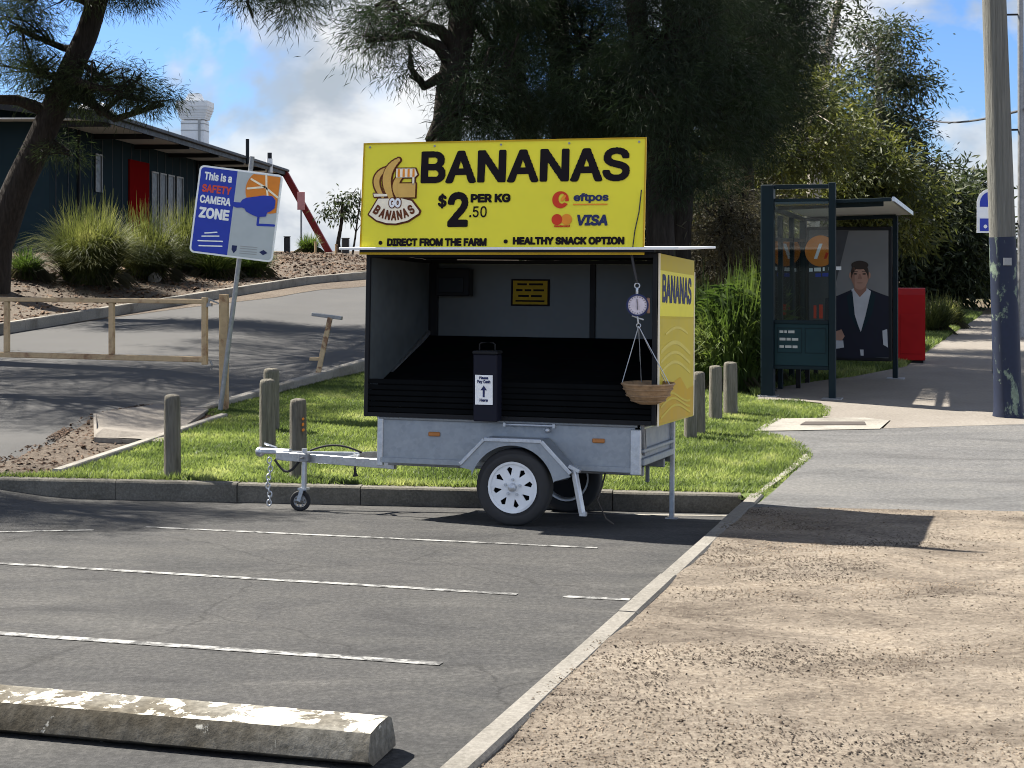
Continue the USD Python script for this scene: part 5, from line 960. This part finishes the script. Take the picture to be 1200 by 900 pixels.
def tk(d, *rows): return [(*at(px, py, d + (o[0] if o else 0)), w / 2 * d / F) for px, py, w, *o in rows]
def bl(px, py, d, rx, ry, rd, n): s = d / F; return (at(px, py, d), (rx * s, rd, ry * s), n)
def root(px, d, zf=lawn_z): p = at(px, 300, d); return np.array([p[0], d, lz(p[0], d, zf) - .1])

# the leaning she-oak on the bank at the left
d = 33.0; b = root(-12, d, bank_z)
NEED = dict(leaf='needles', bark_='dark_bark', per=120, spread=.25, ll=(.10, .22), lw=(.008, .015), droop=.4)
tree('she_oak', 'dark she-oak with a bare leaning trunk, on the bank in front of the hall', 'tree', b, [(*b[:2], b[2] - .3, .42)] + tk(d, (-6, 290, 38), (22, 222, 34), (50, 158, 31), (78, 92, 29), (100, 40, 26), (116, -10, 24), (126, -80, 20), (120, -200, 12)),
     [bl(28, 75, d, 45, 32, .9, 20), bl(70, 92, d, 40, 20, .6, 10), bl(10, 30, d, 50, 32, .9, 16), bl(40, -12, d, 60, 30, .9, 22), bl(150, -14, d, 32, 20, .6, 8), bl(118, 88, d, 26, 26, .6, 7), bl(158, 100, d - .5, 26, 22, .5, 8), bl(192, 122, d - .5, 18, 16, .4, 5),
      bl(100, 118, d, 30, 18, .6, 7), bl(130, 100, d - .3, 50, 26, .7, 16), bl(168, 116, d - .5, 34, 18, .5, 9), bl(60, 108, d, 50, 20, .7, 10), bl(120, -6, d, 70, 22, .8, 14), ((-9.4, 29.0, 8.9), (3.9, 3.6, .9), 160), ((-7.0, 31.5, 9.3), (2.2, 2.4, .7), 44), bl(80, -160, d - 3, 90, 40, 1.5, 36), bl(150, -150, d - 4, 70, 40, 1.4, 24), bl(90, -110, d, 110, 60, 2.0, 50), bl(10, -170, d, 120, 60, 2.0, 40), bl(70, 175, d, 26, 20, .6, 6), bl(-70, 60, d, 60, 60, 1.2, 26)], seed=11, **{**NEED, 'leaf': 'needles_lit'})  # the high clumps out of view are added to shade the side road
d = 26.0; b = root(-160, d, bank_z)
tree('she_oak', 'she-oak left of the frame whose branches hang into the top of the sky', 'tree', b, [(*b[:2], b[2] - .3, .3), (b[0] + .2, b[1], 4, .25), (b[0] + 1.2, b[1] + .3, 8, .18), (b[0] + 3.2, b[1] + .3, 9.2, .1), (b[0] + 6.0, b[1], 8.0, .04)],
     [bl(-120, -60, d, 120, 90, 2.2, 46), bl(60, -150, d, 130, 50, 1.8, 36), bl(310, -22, d, 34, 22, .7, 9), bl(362, -14, d, 38, 18, .6, 10), bl(330, 12, d, 30, 12, .4, 4), bl(290, 4, d, 16, 14, .3, 3), bl(-160, -200, d, 150, 70, 2.2, 34)], seed=12, **NEED)
# one more out of frame whose shade falls on the car park and the road
b = np.array([-11.6, 17.6, lz(-11.6, 17.6, asphalt_z) - .2])
tree('she_oak', 'she-oak left of the frame that shades the corner of the car park', 'tree', b, [(*b[:2], b[2], .3), (b[0] + .4, b[1], 4, .24), (b[0] + .8, b[1], 8.5, .12), (b[0] + .9, b[1], 10.5, .05)],
     [((b[0] + 2.7, b[1] - .9, 7.2), (1.7, 1.2, .7), 60), ((b[0] + 1.0, b[1] - .6, 7.0), (1.7, 1.2, .7), 44), ((b[0] - .6, b[1] + .6, 8.6), (2.4, 1.9, 1.2), 40), ((b[0] + .5, b[1] - 1.2, 8.0), (1.6, 1.2, .9), 18)], seed=13, **NEED)
b = np.array([-15.5, 27.0, lz(-15.5, 27.0, bank_z) - .2])
tree('she_oak', 'she-oak left of the frame that shades the side road', 'tree', b, [(*b[:2], b[2], .3), (b[0] + .3, b[1], 4, .25), (b[0] + .5, b[1], 8.5, .15), (b[0] + .6, b[1], 11, .05)],
     [((b[0] + 2.6, b[1], 6.2), (2.4, 1.8, 1.0), 40), ((b[0] + 1.0, b[1] - .5, 8.4), (2.8, 2.2, 1.5), 56), ((b[0] + 4.5, b[1] - .6, 8.0), (2.2, 1.5, .8), 40), ((-10.4, 23.4, 8.2), (2.6, 1.6, .8), 70)], seed=14, **NEED)

# she-oaks behind the trailer
G1 = 'dark she-oaks behind the trailer'
d = 27.0; b = root(520, d)
tree('she_oak', 'dark she-oak with a thick trunk directly above the left of the yellow sign', 'tree', b, [(*b[:2], b[2], .30)] + tk(d, (519, 300, 36), (522, 165, 36), (528, 100, 35), (538, 40, 32), (546, -30, 28), (552, -140, 20), (556, -260, 8)),
     [bl(460, 30, d - .6, 48, 32, .8, 15), bl(428, 48, d - .8, 16, 18, .4, 4), bl(480, 78, d - .8, 30, 14, .4, 4), bl(440, 8, d, 34, 22, .6, 7), bl(560, -20, d, 90, 50, 1.6, 46), bl(500, -60, d, 90, 40, 1.4, 30), bl(560, 140, d - .5, 26, 30, .4, 12), bl(575, 80, d + .8, 34, 40, .6, 14), bl(610, 140, d + 1, 40, 30, .6, 16), bl(590, 20, d + .6, 40, 30, .8, 12), bl(545, 120, d - 1.2, 40, 46, .4, 12), bl(600, 95, d - .6, 46, 60, .6, 26), bl(600, -170, d - .5, 110, 50, 1.8, 56), bl(520, -260, d, 110, 60, 1.8, 44)], seed=21, group=G1, **NEED)  # last two clumps, above the view, are added to shade the bus shelter
b = root(640, 29)
tree('she_oak', 'slender she-oak second from the left behind the yellow sign', 'tree', b, [(*b[:2], b[2], .24)] + tk(29, (632, 300, 27), (618, 180, 26), (602, 90, 25), (592, 20, 22), (584, -60, 18), (580, -180, 8)),
     [bl(640, 30, 29, 60, 55, 1.0, 34), bl(610, -30, 29, 70, 50, 1.2, 30), bl(640, 125, 29.5, 46, 40, .7, 22), bl(690, 150, 29.5, 40, 24, .6, 14), bl(600, 55, 30, 50, 50, .8, 18), bl(560, 60, 30, 26, 30, .6, 4)], seed=22, group=G1, **NEED)
b = root(668, 28.5)
tree('she_oak', 'she-oak behind the middle of the yellow sign with a dense dark crown', 'tree', b, [(*b[:2], b[2], .28)] + tk(28.5, (666, 300, 32), (660, 165, 30), (656, 80, 28), (650, 0, 24), (648, -120, 14), (648, -220, 5)),
     [bl(690, 60, 28.5, 70, 80, 1.3, 64), bl(700, -40, 28.5, 90, 60, 1.5, 60), bl(680, 140, 29, 60, 40, .8, 30), bl(735, 110, 28, 60, 60, 1.0, 40), bl(680, -170, 29, 110, 60, 1.8, 60)], seed=23, group=G1, **NEED)  # topmost clump is out of view, added to shade shelter and post box
b = root(775, 26)
tree('she_oak', 'she-oak whose bare trunk stands just right of the yellow sign', 'tree', b, [(*b[:2], b[2], .30)] + tk(26, (776, 300, 34), (772, 220, 32), (764, 140, 30), (752, 60, 27), (746, -20, 22), (742, -140, 10)),
     [bl(790, 60, 26, 80, 90, 1.3, 84), bl(760, 150, 26.5, 46, 40, .7, 18), bl(800, -50, 26, 110, 60, 1.6, 74), bl(830, 130, 26.5, 70, 60, 1.0, 54), bl(770, 120, 25.2, 50, 60, .5, 24), bl(700, 110, 26, 60, 50, .6, 34), bl(800, 215, 25.5, 34, 34, .4, 12)], seed=24, group=G1, **NEED)
b = root(802, 28)
tree('she_oak', 'thinner she-oak trunk close beside the one right of the yellow sign', 'tree', b, [(*b[:2], b[2], .2)] + tk(28, (799, 300, 24), (802, 220, 24), (796, 140, 22), (786, 60, 18), (780, -40, 10)),
     [bl(845, 60, 29, 70, 80, 1.2, 70), bl(880, 130, 29, 50, 60, .9, 40), bl(820, 205, 29, 50, 30, .6, 16)], seed=25, group=G1, **NEED)
b = root(872, 31)
tree('she_oak', 'she-oak at the right end of the dark row with a wide black crown', 'tree', b, [(*b[:2], b[2], .26)] + tk(31, (872, 300, 30), (868, 200, 28), (858, 100, 24), (852, 0, 18), (850, -110, 8)),
     [bl(890, 40, 31, 80, 70, 1.4, 84), bl(880, -40, 31, 90, 60, 1.5, 70), bl(900, 110, 31, 56, 50, 1.0, 40), bl(850, 170, 31, 50, 40, .8, 26)], seed=26, group=G1, **NEED)

# gums further right
GUM = dict(bark_='pale_bark', per=80, spread=.38, ll=(.11, .21), lw=(.032, .056), droop=.22, twig=.02)
def gum(label, px, d, rows, blobs, seed, leaf='gum_leaves', name='gum_tree', **k):
    b = root(px, d); return tree(name, label, 'tree', b, [(*b[:2], b[2], rows[0][2] / 2 * d / F * 1.1)] + tk(d, *rows), [bl(*q) for q in blobs], leaf=leaf, seed=seed, **{**GUM, **k})
gum('olive gum tree leaning over the roof of the bus shelter', 900, 36, [(905, 330, 22), (900, 240, 20), (890, 160, 15), (885, 110, 8)], [(880, 190, 36, 80, 66, 1.6, 90), (930, 170, 36, 70, 60, 1.5, 76), (850, 235, 36, 60, 40, 1.2, 40), (950, 120, 37, 50, 40, 1.2, 36)], 31)
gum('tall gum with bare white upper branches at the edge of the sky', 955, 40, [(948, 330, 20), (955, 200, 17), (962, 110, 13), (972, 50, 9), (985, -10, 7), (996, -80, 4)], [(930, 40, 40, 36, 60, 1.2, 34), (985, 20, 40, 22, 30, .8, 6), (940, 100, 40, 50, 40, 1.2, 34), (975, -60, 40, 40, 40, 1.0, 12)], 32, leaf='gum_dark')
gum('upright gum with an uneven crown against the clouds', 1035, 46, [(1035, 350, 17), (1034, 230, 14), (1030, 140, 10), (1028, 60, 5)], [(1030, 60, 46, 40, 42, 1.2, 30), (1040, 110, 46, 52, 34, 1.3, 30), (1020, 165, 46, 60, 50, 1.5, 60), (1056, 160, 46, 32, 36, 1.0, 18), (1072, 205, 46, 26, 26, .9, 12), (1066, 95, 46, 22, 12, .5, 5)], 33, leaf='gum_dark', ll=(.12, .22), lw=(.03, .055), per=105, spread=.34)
gum('yellow green gum lit by the sun above the shelter roof edge', 1005, 42, [(1006, 350, 17), (1004, 270, 14), (1004, 200, 9)], [(1000, 215, 42, 66, 50, 1.5, 84), (960, 245, 42, 50, 40, 1.3, 44), (1045, 250, 42, 56, 44, 1.4, 60), (985, 160, 42, 40, 26, 1.0, 20)], 34, ll=(.16, .3), lw=(.04, .07))
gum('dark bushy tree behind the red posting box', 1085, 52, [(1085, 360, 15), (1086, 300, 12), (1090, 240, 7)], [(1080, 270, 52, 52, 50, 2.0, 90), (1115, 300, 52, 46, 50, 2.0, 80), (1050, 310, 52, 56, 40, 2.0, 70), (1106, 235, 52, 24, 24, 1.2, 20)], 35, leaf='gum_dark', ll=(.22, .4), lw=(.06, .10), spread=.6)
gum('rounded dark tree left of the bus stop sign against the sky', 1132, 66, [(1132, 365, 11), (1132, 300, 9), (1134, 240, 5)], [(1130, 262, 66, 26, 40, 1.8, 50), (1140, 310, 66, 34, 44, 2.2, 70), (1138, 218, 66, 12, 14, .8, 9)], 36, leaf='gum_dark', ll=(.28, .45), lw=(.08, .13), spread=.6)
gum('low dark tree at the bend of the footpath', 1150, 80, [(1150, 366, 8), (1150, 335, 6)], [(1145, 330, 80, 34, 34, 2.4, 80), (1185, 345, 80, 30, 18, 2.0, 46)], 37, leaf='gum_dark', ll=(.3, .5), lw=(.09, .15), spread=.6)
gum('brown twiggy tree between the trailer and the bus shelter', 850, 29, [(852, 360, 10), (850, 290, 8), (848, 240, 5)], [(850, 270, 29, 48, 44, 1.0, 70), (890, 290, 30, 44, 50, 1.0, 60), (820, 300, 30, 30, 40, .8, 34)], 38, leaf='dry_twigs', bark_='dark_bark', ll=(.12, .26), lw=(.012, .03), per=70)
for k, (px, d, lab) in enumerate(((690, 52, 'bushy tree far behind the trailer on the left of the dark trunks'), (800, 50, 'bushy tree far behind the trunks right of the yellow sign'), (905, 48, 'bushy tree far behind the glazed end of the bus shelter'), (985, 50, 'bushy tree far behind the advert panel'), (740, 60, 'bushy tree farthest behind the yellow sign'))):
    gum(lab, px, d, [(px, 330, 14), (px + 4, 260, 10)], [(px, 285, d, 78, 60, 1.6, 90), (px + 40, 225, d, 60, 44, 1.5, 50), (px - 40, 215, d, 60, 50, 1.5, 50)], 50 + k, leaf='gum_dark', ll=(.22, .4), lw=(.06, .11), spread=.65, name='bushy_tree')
# small tree on the crest
d = 62; b = root(398, d, bank_z); b[2] = lz(b[0], d, bank_z) - .1
tree('young_tree', 'small sparse young tree on the crest left of the yellow sign', 'tree', b, [(*b[:2], b[2], .10)] + tk(d, (396, 285, 5), (400, 262, 4), (402, 235, 2.4)), [bl(400, 242, d, 22, 20, .6, 12), bl(385, 250, d, 10, 10, .4, 3), bl(412, 230, d, 8, 12, .4, 4)], leaf='gum_dark', bark_='dark_bark', seed=41, per=24, spread=.22, ll=(.14, .26), lw=(.05, .09), twig=.016)
t = thing('bare_sapling', 'thin bare sapling between the young tree and the yellow sign', 'sapling', (*at(418, 290, 58)[:2], PLAT - .5)); z_ = PLAT - .5
part('stem', tube([np.array(at(px, py, 58)) - (at(418, 290, 58)[0], 58, z_) for px, py in ((412, 305), (416, 280), (420, 250), (423, 222))], [.045, .04, .03, .012], 6), 'dark_bark', t); part('twigs', cat([tube([np.array(at(417, 272, 58)) - (at(418, 290, 58)[0], 58, z_), np.array(at(px, py, 58)) - (at(418, 290, 58)[0], 58, z_)], [.02, .008], 5) for px, py in ((410, 255), (426, 258), (413, 262))]), 'dark_bark', t)

# grass-like clumps: arching blades
def clump(name, label, category, base, R, Hh, n, mat_, seed, w=(.012, .022), flop=.9, plume=0, group=None, squash=1.0, inner=.35):
    rng = np.random.default_rng(seed); t = thing(name, label, category, base, group=group)
    a = rng.uniform(0, 2 * np.pi, n); r0 = R * inner * np.sqrt(rng.uniform(0, 1, n)); b = np.stack([r0 * np.cos(a), r0 * np.sin(a) * squash, 0 * a - .05], 1)
    a2 = a + rng.normal(size=n) * .9; lean = rng.uniform(0.05, 1.1, n) ** .8; L = Hh * rng.uniform(.55, 1.25, n) * (.75 + .5 * meshkit.noise(np.stack([np.cos(a2) * 1.6, np.sin(a2) * 1.6, 0 * a2 + seed], 1), 2)); wd = rng.uniform(*w, n)
    K = 5; V = []; s = np.stack([-np.sin(a2), np.cos(a2), 0 * a2], 1)
    tw_ = rng.normal(size=n) * .5; s = s * np.cos(tw_)[:, None] + np.stack([np.cos(a2), np.sin(a2), 0 * a2], 1) * np.sin(tw_)[:, None]
    for k in range(K + 1):
        f = k / K; out = lean * R * (f ** 1.5); up = L * (f - lean * flop * .5 * f ** 2.6)
        c = b + np.stack([np.cos(a2) * out, np.sin(a2) * out * squash, up], 1); ww = (wd * (1 - f ** 1.6) + .002)[:, None]
        V += [c - s * ww / 2, c + s * ww / 2]
    V = np.stack(V, 1); m = V.shape[1]; i = np.arange(n)[:, None] * m; Fs = []
    for k in range(K): Fs += [i + [2 * k, 2 * k + 1, 2 * k + 3], i + [2 * k, 2 * k + 3, 2 * k + 2]]
    part('blades', trimesh.Trimesh(V.reshape(-1, 3), np.vstack(Fs), process=False), mat_, t)
    if plume:
        a = rng.uniform(0, 2 * np.pi, plume); ln = rng.uniform(.15, .75, plume); hh_ = Hh * rng.uniform(.80, 1.06, plume); tip = np.stack([np.cos(a) * R * ln, np.sin(a) * R * ln * squash, hh_], 1)
        fl = []
        for p_, q in zip(tip, a):
            m = 22; f = rng.uniform(0, 1, m)[:, None]; dr = np.array([math.cos(q) * .5, math.sin(q) * .5, .8]); fl.append(leaves(p_ + dr * (f - .5) * .32, dr + rng.normal(size=(m, 3)) * .35, rng.uniform(.08, .14, m), .02, 0, rng))
        part('plumes', join(fl), 'plumes', t)
    part('dead_skirt', join([leaves(np.stack([R * .5 * np.cos(q := rng.uniform(0, 6.28, 160)), R * .5 * np.sin(q) * squash, rng.uniform(.02, .25, 160)], 1), np.stack([np.cos(q), np.sin(q), -.3 + 0 * q], 1), rng.uniform(.2, .5, 160), .02, .3, rng)]), 'dry_twigs', t)
    return t
def cl_at(px, d, zf=bank_z): p = at(px, 300, d); return np.array([p[0], d, lz(p[0], d, zf)])
s = lambda d: d / F
GG = 'fountain grass clumps on the bank'
clump('fountain_grass', 'largest fountain grass clump, left one of the row before the hall', 'grass clump', cl_at(104, 36), 74 * s(36), 96 * s(36), 3600, 'fountain_grass', 61, flop=1.25, plume=0, group=GG, w=(.014, .028))
clump('fountain_grass', 'middle fountain grass clump before the hall windows', 'grass clump', cl_at(172, 38.5), 54 * s(38.5), 80 * s(38.5), 2500, 'fountain_grass', 62, flop=1.25, plume=0, group=GG, w=(.014, .028))
clump('fountain_grass', 'fountain grass clump at the left edge of the camera zone sign', 'grass clump', cl_at(218, 41), 50 * s(41), 78 * s(41), 2200, 'fountain_grass', 63, flop=1.25, plume=0, group=GG, w=(.014, .028))
clump('dark_shrub', 'low dark strappy shrub under the camera zone sign', 'shrub', cl_at(252, 40.5), 40 * s(40), 46 * s(40), 1400, 'strap_leaves', 64, w=(.02, .035))
clump('dark_shrub', 'low dark strappy shrub right of the camera zone sign pole', 'shrub', cl_at(292, 41.5), 38 * s(41), 42 * s(41), 1200, 'strap_leaves', 65, w=(.02, .035))
clump('green_shrub', 'small fresh green shrub at the foot of the leaning she-oak', 'shrub', cl_at(32, 35), 26 * s(35), 34 * s(35), 900, 'strap_leaves', 66, w=(.02, .04))
clump('green_shrub', 'dark green shrub on the crest beyond the raking brace', 'shrub', cl_at(362, 58), 18 * s(58), 26 * s(58), 500, 'strap_leaves', 67, w=(.03, .06))
GS = 'strappy hedge plants beside the bollards'
for k, (px, d, R, H_, lab) in enumerate(((826, 22.6, 40, 118, 'tall strappy hedge plant closest to the trailer'), (858, 22.2, 42, 130, 'tall strappy hedge plant behind the last bollard'), (884, 23.0, 40, 138, 'tall strappy hedge plant against the bus shelter pillar'), (800, 24.0, 40, 116, 'tall strappy hedge plant mostly hidden by the trailer'), (905, 25.0, 40, 125, 'tall strappy hedge plant behind the shelter glass'))):
    p = at(px, 300, d); clump('strappy_shrub', lab, 'shrub', (p[0], d, lz(p[0], d)), R * s(d), H_ * s(d), 1500, 'strap_leaves', 70 + k, w=(.022, .04), flop=1.1, group=GS, inner=.75)
    rng = np.random.default_rng(170 + k); m = 2600; o = sphere_dirs(m, rng) * rng.uniform(.3, 1, (m, 1)) ** .5 * np.array([R * s(d) * .95, R * s(d) * .8, H_ * s(d) * .46]) + np.array([0, 0, H_ * s(d) * .48])
    part('foliage', join([leaves(o, sphere_dirs(m, rng) + np.array([0, 0, .35]), rng.uniform(.14, .34, m), rng.uniform(.016, .034, m), .35, rng)]), 'strap_leaves', stage.GetPrimAtPath('/World/strappy_shrub' + (f'_{k:03d}' if k else '')))
for k, (px, d, R, H_, lab) in enumerate(((1086, 35, 30, 46, 'pale grassy clump just right of the red posting box'), (1108, 38, 22, 38, 'smaller grassy clump right of the red posting box'))):
    p = at(px, 300, d); clump('strappy_shrub', lab, 'shrub', (p[0], d, lz(p[0], d)), R * s(d), H_ * s(d), 1300, 'fountain_grass', 80 + k, w=(.022, .04), inner=.7)

# ------------------------------------------------------------------ lawn, litter
def sample(poly, n, rng):
    x0, y0, x1, y1 = poly.bounds; p = np.zeros((0, 2)); shapely.prepare(poly)
    while len(p) < n:
        q = rng.uniform((x0, y0), (x1, y1), (n * 3, 2)); p = np.vstack([p, q[shapely.contains_xy(poly, q[:, 0], q[:, 1])]])
    return p[:n]
def blades(poly, n, h, w, zf, seed, keep=None):
    rng = np.random.default_rng(seed); p = sample(poly, n, rng)
    if keep is not None: p = p[rng.random(len(p)) < keep(p)]
    n = len(p); g = meshkit.fbm(np.column_stack([p * 1.6, 0 * p[:, 0]]), 3, seed); hh_ = rng.uniform(*h, n) * (.45 + 1.15 * g)
    z = zf(p[:, 0], p[:, 1]) - .004; a = rng.uniform(0, np.pi, n); wd = rng.uniform(*w, n) / 2; s_ = np.stack([np.cos(a) * wd, np.sin(a) * wd, 0 * a], 1)
    b = np.column_stack([p, z]); tip = b + np.column_stack([rng.normal(size=(n, 2)) * .45 * hh_[:, None], hh_]); V = np.stack([b - s_, b + s_, tip], 1).reshape(-1, 3)
    return trimesh.Trimesh(V, np.arange(3 * n).reshape(-1, 3), process=False)
lw_ = lawn.buffer(.03).intersection(sbox(-6, 13, 6, 25))
gr = part('lawn_grass', cat(blades(lw_.buffer(.05).difference(LineString(kback).buffer(.16)), 230000, (.018, .046), (.010, .022), lawn_z, 91), blades(affinity.translate(LineString(kback), 0, .17).buffer(.05), 2500, (.03, .07), (.010, .02), lawn_z, 92)), 'lawn_blades'); tag(gr, 'short bright green grass of the lawn behind the kerb', 'grass', kind='stuff')
gr = part('verge_grass', blades(strip, 60000, (.06, .14), (.02, .05), lawn_z, 93), 'lawn_blades'); tag(gr, 'green grass strip between the trees and the footpath', 'grass', kind='stuff')

def chips(poly, n, size, zf, seed, dens, flat=.35, lift=.003):
    rng = np.random.default_rng(seed); p = sample(poly, n, rng); p = p[rng.random(len(p)) < dens(p)]; n = len(p)
    sz = rng.uniform(*size, n)[:, None] * rng.uniform(.5, 1.4, (n, 1)); c = np.column_stack([p, zf(p[:, 0], p[:, 1])]) + np.array([0, 0, lift])
    a = rng.uniform(0, 2 * np.pi, n); u_ = np.stack([np.cos(a), np.sin(a), rng.normal(size=n) * flat], 1) * sz; v_ = np.stack([-np.sin(a), np.cos(a), rng.normal(size=n) * flat], 1) * sz * rng.uniform(.3, .8, (n, 1))
    up_ = np.column_stack([np.zeros((n, 2)), sz * rng.uniform(.15, .6, (n, 1))]); V = np.stack([c - u_, c - v_, c + u_, c + v_ , c + up_], 1).reshape(-1, 3); i = np.arange(n)[:, None] * 5
    return trimesh.Trimesh(V, np.vstack([i + [0, 1, 4], i + [1, 2, 4], i + [2, 3, 4], i + [3, 0, 4]]), process=False)
vis = verge.intersection(Polygon([(-.5, 5.0), (2.6, 5.0), (5.2, 12.9), (1.7, 13.2)]).buffer(.6))
st = part('dry_straw', chips(vis, 26000, (.003, .009), lambda x, y: verge_z(x, y) + .013, 98, lambda p: .35 + .65 * meshkit.fbm(np.column_stack([p * 2.0, 0 * p[:, 0]]), 3, 12), .08), 'straw'); tag(st, 'pale dry straw and grit over the dirt verge', 'straw', kind='stuff')
def vd(p):
    q = np.column_stack([p[:, 0] * .55, p[:, 1] * 1.3, 0 * p[:, 0]]); g = meshkit.fbm(q, 4, 33); return .04 + .8 * sstep(.55, .66, g)
lt = part('bark_litter', chips(vis, 90000, (.003, .0095), lambda x, y: verge_z(x, y) + .013, 95, vd), 'litter_chips'); tag(lt, 'brown bark chips and gravel scattered over the dirt verge', 'litter', kind='stuff')
lt = part('leaf_litter', chips(wedge.buffer(.15), 16000, (.012, .035), lambda x, y: wedge_z(x, y) + .0, 96, lambda p: .08 + .92 * sstep(.46, .6, meshkit.fbm(np.column_stack([p * 1.1, 0 * p[:, 0]]), 3, 8))), 'litter_dark'); tag(lt, 'heap of dead brown leaves in the dirt wedge beside the lawn', 'leaf litter', kind='stuff')
bk = Polygon([tuple(rpt(t, n)) for t, n in ((3, 8.3), (34, 8.3), (34, 17), (3, 17))])
lt = part('mulch_chips', chips(bk, 22000, (.03, .08), bank_z, 97, lambda p: .35 + .6 * meshkit.fbm(np.column_stack([p * .7, 0 * p[:, 0]]), 3, 6)), 'litter_dark'); tag(lt, 'coarse bark mulch lying over the bank below the hall', 'mulch', kind='stuff')
